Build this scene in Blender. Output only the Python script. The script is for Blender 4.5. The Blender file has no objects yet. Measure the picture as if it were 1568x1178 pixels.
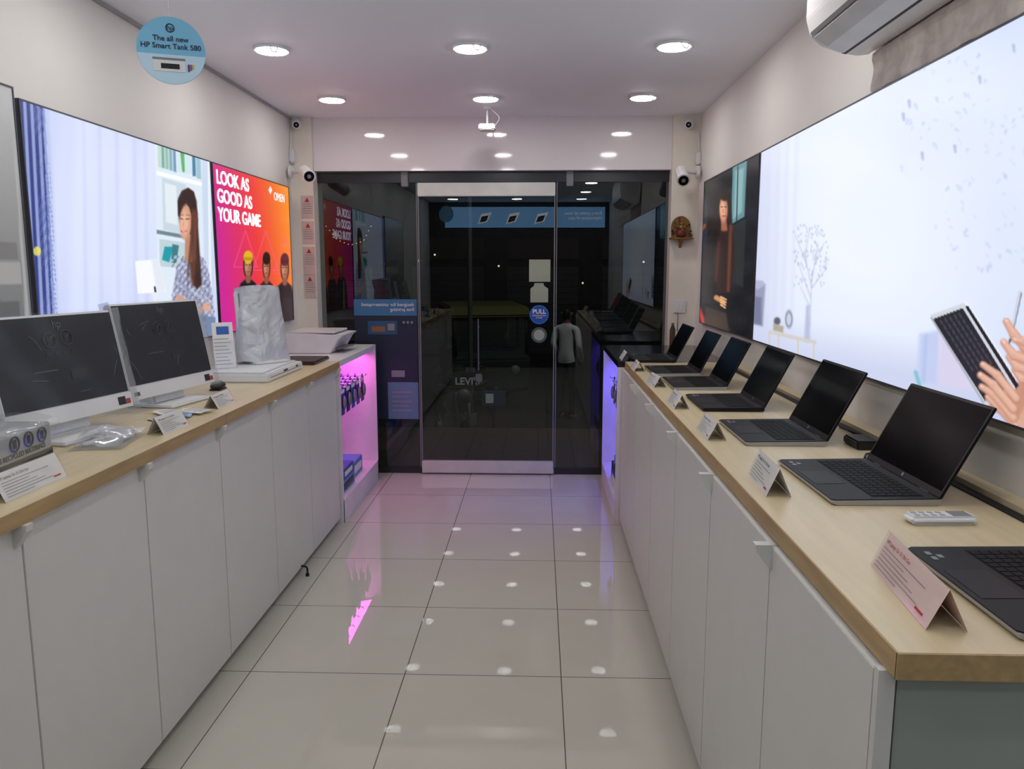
import bpy, bmesh, math, random
import numpy as np
from mathutils import Matrix, Vector, noise
random.seed(7); np.random.seed(7)
sc = bpy.context.scene
sc.view_settings.view_transform = 'Standard'
sc.view_settings.look = 'None'

# ------------------------------------------------------------------ camera
H = 1.54; FP = 1195.0; PITCH = math.radians(8.4); YAW = math.radians(1.94)
cam = bpy.data.cameras.new('camera'); co = bpy.data.objects.new('camera', cam)
sc.collection.objects.link(co); sc.camera = co
co.location = (0, 0, H); co.rotation_euler = (math.pi/2 - PITCH, 0, YAW)
cam.sensor_width = 36; cam.lens = 36*FP/1568; cam.clip_start = .02
CP, SP, CA, SA = math.cos(PITCH), math.sin(PITCH), math.cos(YAW), math.sin(YAW)
def image_px(x, y, z):  # projects world points through the camera to image pixel coordinates
    r = x*CA + y*SA; F = -x*SA + y*CA; dn = H - z
    d = F*CP + dn*SP
    return 784 + FP*r/d, 589 + FP*(dn*CP - F*SP)/d

# ------------------------------------------------------------------ materials
def lin(c):
    return tuple(((v/255)/12.92 if v/255 <= .04045 else ((v/255+.055)/1.055)**2.4) for v in c[:3])
MC = {}
def mat(name, rgb, rough=.5, metal=0, var=.06, scale=8, bump=0, emit=0, spec=.5, stretch=None, coat=0):
    if name in MC: return MC[name]
    m = bpy.data.materials.new(name); m.use_nodes = True; nt = m.node_tree; N = nt.nodes; L = nt.links
    p = N['Principled BSDF']; c = lin(rgb)
    p.inputs['Roughness'].default_value = rough; p.inputs['Metallic'].default_value = metal
    p.inputs['Specular IOR Level'].default_value = spec
    p.inputs['Coat Weight'].default_value = coat; p.inputs['Coat Roughness'].default_value = .05
    tc = N.new('ShaderNodeTexCoord'); mp = N.new('ShaderNodeMapping'); nz = N.new('ShaderNodeTexNoise')
    L.new(tc.outputs['Object'], mp.inputs[0]); L.new(mp.outputs[0], nz.inputs[0])
    if stretch: mp.inputs['Scale'].default_value = stretch
    nz.inputs['Scale'].default_value = scale; nz.inputs['Detail'].default_value = 4
    cr = N.new('ShaderNodeValToRGB'); L.new(nz.outputs[0], cr.inputs[0])
    cr.color_ramp.elements[0].position = .3; cr.color_ramp.elements[1].position = .7
    cr.color_ramp.elements[0].color = tuple(v*(1-var) for v in c)+(1,)
    cr.color_ramp.elements[1].color = tuple(min(1, v*(1+var)) for v in c)+(1,)
    L.new(cr.outputs[0], p.inputs['Base Color'])
    if bump:
        b = N.new('ShaderNodeBump'); b.inputs['Strength'].default_value = bump; b.inputs['Distance'].default_value = .01
        L.new(nz.outputs[0], b.inputs['Height']); L.new(b.outputs[0], p.inputs['Normal'])
    if emit:
        p.inputs['Emission Color'].default_value = c+(1,); p.inputs['Emission Strength'].default_value = emit
        if emit < 5: m.cycles.emission_sampling = 'NONE'
    MC[name] = m; return m

def film(name, fac=.25, tint=(200, 205, 210), bump=.6, rough=.12, white=.15, scale=25, clear=(255, 255, 255)):
    if name in MC: return MC[name]
    m = bpy.data.materials.new(name); m.use_nodes = True; nt = m.node_tree; N = nt.nodes; L = nt.links
    N.remove(N['Principled BSDF']); out = N['Material Output']
    t = N.new('ShaderNodeBsdfTransparent'); g = N.new('ShaderNodeBsdfGlossy'); d = N.new('ShaderNodeBsdfDiffuse')
    t.inputs[0].default_value = lin(clear)+(1,)
    g.inputs['Roughness'].default_value = rough; g.inputs['Color'].default_value = lin((235, 238, 240))+(1,)
    d.inputs[0].default_value = lin(tint)+(1,)
    m1 = N.new('ShaderNodeMixShader'); m2 = N.new('ShaderNodeMixShader')
    m1.inputs[0].default_value = white; L.new(t.outputs[0], m1.inputs[1]); L.new(d.outputs[0], m1.inputs[2])
    m2.inputs[0].default_value = fac; L.new(m1.outputs[0], m2.inputs[1]); L.new(g.outputs[0], m2.inputs[2])
    L.new(m2.outputs[0], out.inputs[0])
    if bump:
        tc = N.new('ShaderNodeTexCoord'); nz = N.new('ShaderNodeTexNoise'); nz.inputs['Scale'].default_value = scale
        nz.inputs['Distortion'].default_value = 1.2; nz.inputs['Detail'].default_value = 1
        L.new(tc.outputs['Object'], nz.inputs[0]); b = N.new('ShaderNodeBump'); b.inputs['Strength'].default_value = bump
        b.inputs['Distance'].default_value = .02
        L.new(nz.outputs[0], b.inputs['Height']); L.new(b.outputs[0], g.inputs['Normal']); L.new(b.outputs[0], d.inputs['Normal'])
    MC[name] = m; return m

def tiles(name, rgb, grout, w, ox, oy, rough, gw=.004, coat=0):
    m = bpy.data.materials.new(name); m.use_nodes = True; nt = m.node_tree; N = nt.nodes; L = nt.links
    p = N['Principled BSDF']; p.inputs['Roughness'].default_value = rough
    tc = N.new('ShaderNodeTexCoord'); sp = N.new('ShaderNodeSeparateXYZ'); L.new(tc.outputs['Object'], sp.inputs[0])
    outs = []
    for ax, o in ((0, ox), (1, oy)):
        a = N.new('ShaderNodeMath'); a.operation = 'SUBTRACT'; a.inputs[1].default_value = o - w/2; L.new(sp.outputs[ax], a.inputs[0])
        b = N.new('ShaderNodeMath'); b.operation = 'FLOORED_MODULO'; b.inputs[1].default_value = w; L.new(a.outputs[0], b.inputs[0])
        c = N.new('ShaderNodeMath'); c.operation = 'SUBTRACT'; c.inputs[1].default_value = w/2; L.new(b.outputs[0], c.inputs[0])
        d = N.new('ShaderNodeMath'); d.operation = 'ABSOLUTE'; L.new(c.outputs[0], d.inputs[0])
        e = N.new('ShaderNodeMath'); e.operation = 'LESS_THAN'; e.inputs[1].default_value = gw/2; L.new(d.outputs[0], e.inputs[0]); outs.append(e)
    mx = N.new('ShaderNodeMath'); mx.operation = 'MAXIMUM'; L.new(outs[0].outputs[0], mx.inputs[0]); L.new(outs[1].outputs[0], mx.inputs[1])
    nz = N.new('ShaderNodeTexNoise'); nz.inputs['Scale'].default_value = 3; nz.inputs['Detail'].default_value = 8; L.new(tc.outputs['Object'], nz.inputs[0])
    cr = N.new('ShaderNodeValToRGB'); c0 = lin(rgb); L.new(nz.outputs[0], cr.inputs[0])
    cr.color_ramp.elements[0].color = tuple(v*.94 for v in c0)+(1,); cr.color_ramp.elements[1].color = tuple(min(1, v*1.05) for v in c0)+(1,)
    mc = N.new('ShaderNodeMix'); mc.data_type = 'RGBA'; L.new(mx.outputs[0], mc.inputs[0]); L.new(cr.outputs[0], mc.inputs[6])
    mc.inputs[7].default_value = lin(grout)+(1,); L.new(mc.outputs[2], p.inputs['Base Color'])
    return m

WALL = mat('wall_paint', (232, 228, 221), .6, var=.02, scale=3)
CEIL = mat('ceiling_paint', (243, 243, 248), .6, var=.01, scale=2)
BEAM = mat('gloss_laminate', (228, 222, 223), .06, var=.01)
COLM = mat('column_paint', (226, 219, 205), .5, var=.04)
FLOOR = tiles('floor_tile', (190, 186, 173), (95, 88, 78), .6, -.507, 2.79, .012)
WOODT = mat('counter_laminate', (205, 188, 151), .32, var=.07, scale=6, stretch=(6, .5, 6))
WOODE = mat('counter_edge', (168, 141, 96), .45, var=.16, scale=8, stretch=(6, .6, 6))
CAB = mat('cabinet_white', (207, 206, 200), .38, var=.02)
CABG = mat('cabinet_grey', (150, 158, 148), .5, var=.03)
GAP = mat('gap_dark', (40, 38, 36), .8)
WPLA = mat('white_plastic', (220, 221, 220), .35, var=.02)
GPLA = mat('grey_plastic', (120, 122, 125), .4)
BPLA = mat('black_plastic', (22, 22, 25), .4, var=.1)
BLK = mat('black_matte', (14, 14, 16), .6)
SCR = mat('screen_glass', (6, 6, 8), .14, var=0, spec=.2)
SILV = mat('silver', (170, 172, 176), .3, .8, var=.02)
STEEL = mat('brushed_steel', (205, 203, 196), .35, .3)
PAPER = mat('paper', (226, 224, 220), .6, var=.02)
PINKP = mat('paper_pink', (232, 206, 198), .6, var=.03)
INK = mat('ink', (60, 58, 62), .7)
INKR = mat('ink_red', (170, 50, 50), .7)
INKS = mat('ink_soft', (130, 126, 130), .7)
BLUE = mat('pack_blue', (40, 90, 170), .4)
GLASS = film('door_glass', .055, bump=0, rough=.0, white=.0, clear=(210, 216, 216))
ACRY = film('clear_acrylic', .12, bump=0, rough=.05, white=.06)
PFILM = film('plastic_film', .03, bump=.15, rough=.25, white=.03, scale=5)
BAG = film('plastic_bag', .22, bump=.5, rough=.2, white=.32, scale=12)
FOAM = film('foam_wrap', .15, tint=(206, 208, 211), bump=.5, rough=.25, white=.85, scale=14)

# ------------------------------------------------------------------ builder
class B:
    def __init__(s, name):
        s.name = name; s.bm = bmesh.new(); s.mats = []
    def mi(s, m):
        if m not in s.mats: s.mats.append(m)
        return s.mats.index(m)
    def add(s, tb, m, M=None, smooth=False):
        if M is not None: bmesh.ops.transform(tb, matrix=M, verts=tb.verts)
        i = s.mi(m)
        for f in tb.faces: f.material_index = i; f.smooth = smooth
        me = bpy.data.meshes.new('t'); tb.to_mesh(me); tb.free(); s.bm.from_mesh(me); bpy.data.meshes.remove(me); return s
    def box(s, lo, hi, m, bev=0, M=None, seg=2):
        tb = bmesh.new(); bmesh.ops.create_cube(tb, size=1)
        S = Matrix.Diagonal((hi[0]-lo[0], hi[1]-lo[1], hi[2]-lo[2], 1))
        T = Matrix.Translation(((lo[0]+hi[0])/2, (lo[1]+hi[1])/2, (lo[2]+hi[2])/2))
        bmesh.ops.transform(tb, matrix=T@S, verts=tb.verts)
        if bev: bmesh.ops.bevel(tb, geom=tb.edges[:], offset=bev, segments=seg, affect='EDGES')
        return s.add(tb, m, M)
    def cyl(s, p0, p1, r0, m, r1=None, seg=20, M=None, caps=True):
        p0 = Vector(p0); p1 = Vector(p1); d = p1-p0; r1 = r0 if r1 is None else r1
        tb = bmesh.new(); bmesh.ops.create_cone(tb, cap_ends=caps, segments=seg, radius1=r0, radius2=r1, depth=d.length)
        q = d.to_track_quat('Z', 'Y').to_matrix().to_4x4()
        bmesh.ops.transform(tb, matrix=Matrix.Translation((p0+p1)/2)@q, verts=tb.verts)
        s.add(tb, m, M)
        return s
    def sph(s, c, r, m, M=None, seg=16):
        r = (r, r, r) if not hasattr(r, '__len__') else r
        tb = bmesh.new(); bmesh.ops.create_uvsphere(tb, u_segments=seg, v_segments=seg//2+2, radius=1)
        bmesh.ops.transform(tb, matrix=Matrix.Translation(c)@Matrix.Diagonal((*r, 1)), verts=tb.verts)
        return s.add(tb, m, M, True)
    def prism(s, pts, axis, a, b, m, M=None, bev=0):
        tb = bmesh.new()
        def P(p, t):
            return {'x': (t, p[0], p[1]), 'y': (p[0], t, p[1]), 'z': (p[0], p[1], t)}[axis]
        v0 = [tb.verts.new(P(p, a)) for p in pts]; v1 = [tb.verts.new(P(p, b)) for p in pts]
        n = len(pts)
        tb.faces.new(v0); tb.faces.new(v1[::-1])
        for i in range(n): tb.faces.new((v0[i], v1[i], v1[(i+1) % n], v0[(i+1) % n]))
        bmesh.ops.recalc_face_normals(tb, faces=tb.faces[:])
        if bev: bmesh.ops.bevel(tb, geom=tb.edges[:], offset=bev, segments=2, affect='EDGES')
        return s.add(tb, m, M)
    def tube(s, pts, r, m, M=None, seg=8, smoothn=0):
        pts = [Vector(p) for p in pts]
        if smoothn:
            q = []
            P = [pts[0]]+pts+[pts[-1]]
            for i in range(1, len(P)-2):
                for k in range(smoothn):
                    t = k/smoothn; a, b, c, d = P[i-1:i+3]
                    q.append(.5*((2*b)+(c-a)*t+(2*a-5*b+4*c-d)*t*t+(-a+3*b-3*c+d)*t**3))
            pts = q+[pts[-1]]
        tb = bmesh.new(); rings = []
        for i, p in enumerate(pts):
            d = (pts[min(i+1, len(pts)-1)]-pts[max(i-1, 0)]).normalized()
            u = d.orthogonal() if i == 0 else (u-d*u.dot(d)); u.normalize(); v = d.cross(u)
            rings.append([tb.verts.new(p+(u*math.cos(2*math.pi*k/seg)+v*math.sin(2*math.pi*k/seg))*r) for k in range(seg)])
        for i in range(len(rings)-1):
            for k in range(seg): tb.faces.new((rings[i][k], rings[i][(k+1) % seg], rings[i+1][(k+1) % seg], rings[i+1][k]))
        tb.faces.new(rings[0][::-1]); tb.faces.new(rings[-1])
        return s.add(tb, m, M, True)
    def torus(s, c, R, r, m, axis='x', M=None, seg=32):
        pts = []
        for k in range(seg+1):
            a = 2*math.pi*k/seg; ca, sa = R*math.cos(a), R*math.sin(a)
            o = {'x': (0, ca, sa), 'y': (ca, 0, sa), 'z': (ca, sa, 0)}[axis]
            pts.append((c[0]+o[0], c[1]+o[1], c[2]+o[2]))
        return s.tube(pts, r, m, M)
    def quad(s, pts, m, M=None):
        tb = bmesh.new(); tb.faces.new([tb.verts.new(p) for p in pts]); return s.add(tb, m, M)
    def crumple(s, fn, nu, nv, m, M=None, amp=.006, fr=14, seed=0, smooth=False):
        tb = bmesh.new(); g = []
        for i in range(nu+1):
            row = []
            for j in range(nv+1):
                p = Vector(fn(i/nu, j/nv)); n = noise.noise_vector(p*fr+Vector((seed, seed*.7, 0)))
                row.append(tb.verts.new(p+n*amp))
            g.append(row)
        for i in range(nu):
            for j in range(nv): tb.faces.new((g[i][j], g[i+1][j], g[i+1][j+1], g[i][j+1]))
        return s.add(tb, m, M, smooth)
    def text(s, txt, size, m, M, align='LEFT', bold=0, ext=.0005, line=1.0):
        cu = bpy.data.curves.new('t', 'FONT'); cu.body = txt; cu.size = size; cu.align_x = align; cu.extrude = ext; cu.offset = bold*size
        cu.space_line = line
        o = bpy.data.objects.new('t', cu); sc.collection.objects.link(o); bpy.context.view_layer.update()
        me = bpy.data.meshes.new_from_object(o.evaluated_get(bpy.context.evaluated_depsgraph_get()))
        tb = bmesh.new(); tb.from_mesh(me); bpy.data.objects.remove(o); bpy.data.curves.remove(cu); bpy.data.meshes.remove(me)
        return s.add(tb, m, M)
    def done(s, parent=None):
        me = bpy.data.meshes.new(s.name); s.bm.to_mesh(me); s.bm.free()
        for m in s.mats: me.materials.append(m)
        o = bpy.data.objects.new(s.name, me); sc.collection.objects.link(o)
        if parent: o.parent = parent
        return o
def frame(o, x, y):
    x = Vector(x).normalized(); y = Vector(y).normalized(); z = x.cross(y)
    M = Matrix.Identity(4)
    for i in range(3): M[i][0] = x[i]; M[i][1] = y[i]; M[i][2] = z[i]; M[i][3] = o[i]
    return M
def empty(name):
    e = bpy.data.objects.new(name, None); sc.collection.objects.link(e); return e
def TR(x, y, z, rz=0, rx=0, ry=0):
    return Matrix.Translation((x, y, z))@Matrix.Rotation(rz, 4, 'Z')@Matrix.Rotation(ry, 4, 'Y')@Matrix.Rotation(rx, 4, 'X')

# ------------------------------------------------------------------ room dims
XL, XR, YB, YG, ZC = -1.76, 1.12, -1.2, 5.78, 2.60
CT = 1.0   # counter top height
B('floor').box((XL-.1, YB-.1, -.1), (XR+.1, YG+.12, 0), FLOOR).done()
B('ceiling').box((XL-.1, YB-.1, ZC), (XR+.1, YG+.12, ZC+.1), CEIL).done()
B('wall_left').box((XL-.1, YB, 0), (XL, YG+.12, ZC), WALL).done()
B('wall_right').box((XR, YB, 0), (XR+.1, YG+.12, ZC), WALL).done()
B('wall_back').box((XL, YB-.1, 0), (XR, YB, ZC), mat('back_wall', (70, 62, 58), .6)).done()
b = B('wall_front')
b.box((XL, 5.66, 0), (-1.61, YG+.12, ZC), COLM).box((.93, 5.66, 0), (XR, YG+.12, ZC), COLM)
b.box((-1.61, 5.70, 2.235), (.93, YG+.12, ZC), BEAM)
b.done()
B('trim_1').box((XL, YB, ZC-.015), (XL+.014, 5.66, ZC), mat('conduit', (170, 165, 165), .5)).done()

CONC = mat('rough_concrete', (222, 214, 206), .9, var=.2, scale=14, bump=.3)
b = B('concrete_strip')
b.crumple(lambda u, v: (XR-.018-.004*math.sin(v*9), .4+u*2.35, 2.12+v*.125), 120, 10, CONC, amp=.004, fr=30)
b.box((XR-.014, .4, 2.12), (XR, 2.75, 2.25), CONC); b.done()

LEDM = mat('lamp_emitter', (254, 251, 250), .5, emit=46, var=0)
for yy in (5.06, 3.94, 2.82, 1.70, .58, -.5):
    for xx in (-1.30, -.335, .64):
        b = B('recessed_downlight')
        b.cyl((xx, yy, ZC-.001), (xx, yy, ZC-.014), .088, WPLA, r1=.082, seg=32)
        b.cyl((xx, yy, ZC-.0141), (xx, yy, ZC-.017), .074, LEDM, seg=24)
        if yy in (3.94, 5.06):
            b.tube([(xx+.02, yy-.08, ZC-.012), (xx+.03, yy-.09, ZC-.035), (xx+.05, yy-.085, ZC-.038), (xx+.055, yy-.08, ZC-.014)], .003, WPLA, smoothn=6)
        b.done()

# ------------------------------------------------------------------ painter
class Paint:
    def __init__(s, X, y0, y1, z0, z1, cell):
        s.ny = int((y1-y0)/cell)+1; s.nz = int((z1-z0)/cell)+1
        s.Yg, s.Zg = np.meshgrid(np.linspace(y0, y1, s.ny), np.linspace(z0, z1, s.nz), indexing='ij')
        s.X = X; s.PX, s.PY = image_px(X, s.Yg, s.Zg); s.c = np.zeros(s.PX.shape+(3,))  # panel shapes are drawn in image pixels as seen from the camera
    def put(s, mask, col, a=1):
        m = (mask*a)[..., None]; s.c = s.c*(1-m)+np.asarray(col, float)*m
    def ell(s, cx, cy, rx, ry, col, rot=0, soft=.15, a=1):
        r = math.radians(rot); dx = s.PX-cx; dy = s.PY-cy
        u = (dx*math.cos(r)+dy*math.sin(r))/rx; v = (-dx*math.sin(r)+dy*math.cos(r))/ry
        s.put(np.clip((1-np.sqrt(u*u+v*v))/soft+.5, 0, 1), col, a)
    def cap(s, x0, y0, x1, y1, r0, r1, col, a=1, soft=1.2):
        dx, dy = x1-x0, y1-y0; L = dx*dx+dy*dy+1e-6
        t = np.clip(((s.PX-x0)*dx+(s.PY-y0)*dy)/L, 0, 1)
        d = np.hypot(s.PX-x0-t*dx, s.PY-y0-t*dy)-(r0+(r1-r0)*t)
        s.put(np.clip(.5-d/soft, 0, 1), col, a)
    def poly(s, pts, col, a=1, soft=1.0):
        ins = np.zeros(s.PX.shape, bool); dist = np.full(s.PX.shape, 1e9); n = len(pts)
        for i in range(n):
            x0, y0 = pts[i]; x1, y1 = pts[(i+1) % n]
            c = ((y0 > s.PY) != (y1 > s.PY)) & (s.PX < (x1-x0)*(s.PY-y0)/((y1-y0) or 1e-9)+x0); ins ^= c
            dx, dy = x1-x0, y1-y0; L = dx*dx+dy*dy+1e-9; t = np.clip(((s.PX-x0)*dx+(s.PY-y0)*dy)/L, 0, 1)
            dist = np.minimum(dist, np.hypot(s.PX-x0-t*dx, s.PY-y0-t*dy))
        sd = np.where(ins, -dist, dist); s.put(np.clip(.5-sd/soft, 0, 1), col, a)
    def line(s, pts, r, col, a=1):
        for p, q in zip(pts[:-1], pts[1:]): s.cap(p[0], p[1], q[0], q[1], r, r, col, a)
    def face(s, name, parent, flip, strength, gloss=.25):
        c = np.clip(s.c, 0, 255)/255; l = np.where(c <= .04045, c/12.92, ((c+.055)/1.055)**2.4)
        ny, nz = s.ny, s.nz
        v = np.stack([np.full(s.Yg.size, s.X), s.Yg.ravel(), s.Zg.ravel()], 1)
        i = np.arange((ny-1)*(nz-1)); a = (i//(nz-1))*nz+(i % (nz-1))
        f = np.stack([a, a+nz, a+nz+1, a+1], 1)
        if flip: f = f[:, ::-1]
        me = bpy.data.meshes.new(name); me.from_pydata(v.tolist(), [], f.tolist())
        at = me.color_attributes.new('Col', 'FLOAT_COLOR', 'POINT')
        at.data.foreach_set('color', np.concatenate([l.reshape(-1, 3), np.ones((l.size//3, 1))], 1).ravel().astype(np.float32))
        m = bpy.data.materials.new(name+'_print'); m.use_nodes = True; N = m.node_tree.nodes; p = N['Principled BSDF']
        p.inputs['Base Color'].default_value = (.02, .02, .02, 1); p.inputs['Roughness'].default_value = gloss
        p.inputs['Specular IOR Level'].default_value = .2
        ca = N.new('ShaderNodeVertexColor'); ca.layer_name = 'Col'
        m.node_tree.links.new(ca.outputs[0], p.inputs['Emission Color']); p.inputs['Emission Strength'].default_value = strength
        m.cycles.emission_sampling = 'NONE'
        if strength < .2: m.node_tree.links.new(ca.outputs[0], p.inputs['Base Color'])
        me.materials.append(m); o = bpy.data.objects.new(name, me); sc.collection.objects.link(o); o.parent = parent
        return o
def fbm(A, Bc, sc_, seed=0, n=4):
    o = np.zeros(A.shape); rs = np.random.RandomState(seed)
    for k in range(n):
        t = rs.rand(4)*6.28; f = sc_*2**k
        o += (np.sin(A*f*math.cos(t[0])+Bc*f*math.sin(t[0])+t[1])*np.sin(A*f*math.sin(t[2])-Bc*f*math.cos(t[2])+t[3]))/2**k
    return o
FRM = mat('lightbox_frame', (90, 92, 100), .4, .5)
def lbframe(e, X, y0, y1, z0, z1, side):
    xa, xb = (XL, X-.001) if side < 0 else (X+.001, XR)
    b = B('housing').box((xa, y0-.006, z0-.006), (xb, y1+.006, z1+.006), FRM)
    x0, x1 = (X-.002, X+.003) if side < 0 else (X-.003, X+.002)
    for (a, c, d, f) in ((y0-.006, y1+.006, z0-.006, z0), (y0-.006, y1+.006, z1, z1+.006), (y0-.006, y0, z0, z1), (y1, y1+.006, z0, z1)):
        b.box((x0, a, d), (x1, c, f), FRM)
    b.done(e)

XPL = XL+.02; XPR = XR-.022
# ---- left large poster
e = empty('lightbox_poster'); P = Paint(XPL, 2.665, 4.19, 1.19, 2.10, .0042)
x, y = P.PX, P.PY
base = np.array([192, 201, 236.])[None, None]+np.zeros(P.c.shape)
fold = 4*np.sin(x/9.)+4*np.sin(x/5.3+y/90.)+5*np.sin(x/17.)
P.c = base+fold[..., None]*np.array([1, 1, .6]); P.ell(170, 330, 130, 200, (220, 227, 250), soft=1.2, a=.8)
for xx in (128, 152, 178, 205, 222): P.cap(xx, 150, xx+4, 520, 1.2, 2.2, (176, 186, 226), a=.4, soft=8)
q_ = x-(y-150)*.05
st = .5+.5*np.sin((q_-40)*2*math.pi/10.5)
P.put((q_ < 68).astype(float), (140, 154, 206)); P.put(np.clip(st*2.2-.5, 0, 1)*(q_ < 64), (50, 62, 126))
nzm = np.clip((fbm(x, y, .55, 3)-.1)*3, 0, 1)*(q_ > 50)*(q_ < 66); P.put(nzm, (92, 106, 168), .7)
n3 = np.clip((fbm(x, y, .8, 6)-.1)*3, 0, 1)*(q_ > 62)*(q_ < 72)*np.clip((y-230)/60, 0, 1); P.put(n3, (96, 110, 180), .7)
P.put(np.clip(1-np.abs(q_-70)/7, 0, 1), (160, 174, 220), .5)
P.ell(57, 385, 6, 7, (240, 225, 90), a=.8)
P.poly([(236, 205), (330, 235), (330, 515), (243, 505)], (216, 228, 240))
P.poly([(241, 215), (268, 224), (270, 262), (242, 256)], (190, 212, 206)); P.poly([(271, 225), (298, 233), (299, 268), (272, 264)], (202, 224, 230))
for i, cc in enumerate([(90, 150, 130), (120, 175, 155), (110, 150, 180), (80, 120, 170)]): P.poly([(247+i*6, 224+i*2), (251+i*6, 225+i*2), (252+i*6, 258+i*2), (248+i*6, 257+i*2)], cc, a=.75, soft=2.2)
P.cap(279, 235, 281, 262, 3, 2, (90, 170, 100), soft=2); P.poly([(294, 234), (299, 236), (300, 270), (295, 270)], (70, 120, 160), soft=2)
P.poly([(300, 234), (307, 236), (308, 275), (301, 273)], (150, 190, 200), soft=2)
P.poly([(240, 262), (312, 280), (312, 286), (240, 268)], (242, 247, 252))
P.poly([(248, 272), (285, 283), (287, 360), (250, 352)], (196, 210, 222), soft=2); P.poly([(252, 280), (270, 285), (272, 345), (254, 340)], (220, 230, 236), soft=2)
P.poly([(240, 352), (284, 360), (284, 366), (240, 358)], (110, 130, 142), soft=1.6)
P.poly([(244, 366), (284, 372), (284, 412), (245, 408)], (186, 205, 212)); P.poly([(252, 378), (266, 378), (259, 402), (248, 398)], (30, 150, 165), soft=2); P.poly([(264, 374), (274, 376), (270, 404), (262, 402)], (60, 120, 130), soft=2)
P.poly([(308, 240), (330, 246), (330, 512), (316, 508)], (198, 212, 232), soft=3); P.poly([(318, 243), (321, 243), (325, 510), (321, 510)], (232, 236, 248), soft=2)
P.poly([(207, 400), (243, 397), (255, 447), (211, 450)], (240, 242, 246), soft=2); P.poly([(232, 398), (243, 397), (255, 447), (240, 448)], (214, 220, 232), soft=4, a=.7); P.cap(237, 440, 238, 447, 1.5, 1.5, (60, 60, 70)); P.poly([(232, 448), (243, 448), (240, 462), (235, 462)], (226, 228, 236))
# woman
P.poly([(271, 408), (279, 396), (298, 388), (312, 396), (320, 420), (327, 470), (330, 520), (262, 512), (264, 450)], (150, 154, 182), soft=3)
msk = ((x > 262) & (x < 330) & (y > 392)).astype(float)
tor = np.clip((fbm(x, y, .55, 9)-.15)*3, 0, 1)*(P.c[..., 0] < 176)*msk; P.put(tor, (206, 210, 228), .7)
t2 = np.clip((fbm(x, y, .5, 12)-.45)*4, 0, 1)*(P.c[..., 2] < 232)*msk; P.put(t2, (78, 80, 116), .55)
P.poly([(273, 330), (273, 304), (279, 292), (288, 288), (296, 293), (301, 308), (303, 345), (306, 390), (309, 436), (302, 443), (295, 436), (291, 400), (286, 370), (278, 352)], (58, 35, 30), soft=3)
P.cap(289, 364, 291, 394, 5.5, 8, (184, 130, 106), soft=3); P.ell(284.5, 340, 9.2, 27, (200, 146, 120), rot=3, soft=.25); P.ell(282, 342, 6.5, 19, (232, 182, 156), rot=3, soft=.9, a=.85); P.ell(280, 350, 3, 5, (236, 160, 140), soft=1.2, a=.4)
P.poly([(273, 330), (272, 308), (278, 294), (288, 288), (297, 295), (302, 325), (302, 355), (297, 352), (294, 332), (290, 318), (284, 309), (278, 316), (275, 326)], (50, 30, 27), soft=2.5)
P.cap(277, 335, 280.5, 336, .9, .5, (60, 34, 30), a=.85); P.cap(285, 336, 290, 335, .9, .6, (60, 34, 30), a=.85); P.cap(277, 330, 281, 329, .5, .5, (80, 48, 40), a=.7); P.cap(285, 329, 290, 330, .5, .5, (80, 48, 40), a=.7)
P.cap(282, 338, 280.5, 346, .5, 1.1, (204, 148, 124), a=.8, soft=1.5)
P.cap(278.5, 354.5, 286, 353.5, 1.6, 1.1, (178, 70, 68), a=.9); P.cap(279.5, 354, 285, 353.4, .6, .5, (246, 238, 234), a=.9)
rs = np.random.RandomState(2)
for i in range(22):
    x0 = 293+rs.rand()*9; x1 = 286+rs.rand()*20; P.cap(x0, 318+rs.rand()*20, x1, 415+rs.rand()*30, 1.8, .7, [(74, 44, 36), (112, 66, 46), (54, 33, 29), (138, 86, 60)][i % 4], a=.4, soft=3)
P.cap(274, 456, 300, 476, 4.5, 3.6, (206, 152, 126), soft=3); P.cap(300, 476, 316, 470, 3.6, 2.6, (214, 160, 134), soft=3)
for i in range(4): P.cap(312+i, 466+i*3.2, 321+i*.6, 465+i*3.4, 1.5, 1.1, (216, 164, 138), soft=1.5)
P.poly([(296, 482), (330, 486), (330, 520), (298, 510)], (112, 130, 162), soft=2)
P.face('print', e, True, 1.08); lbframe(e, XPL, 2.665, 4.19, 1.19, 2.10, -1)

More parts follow.
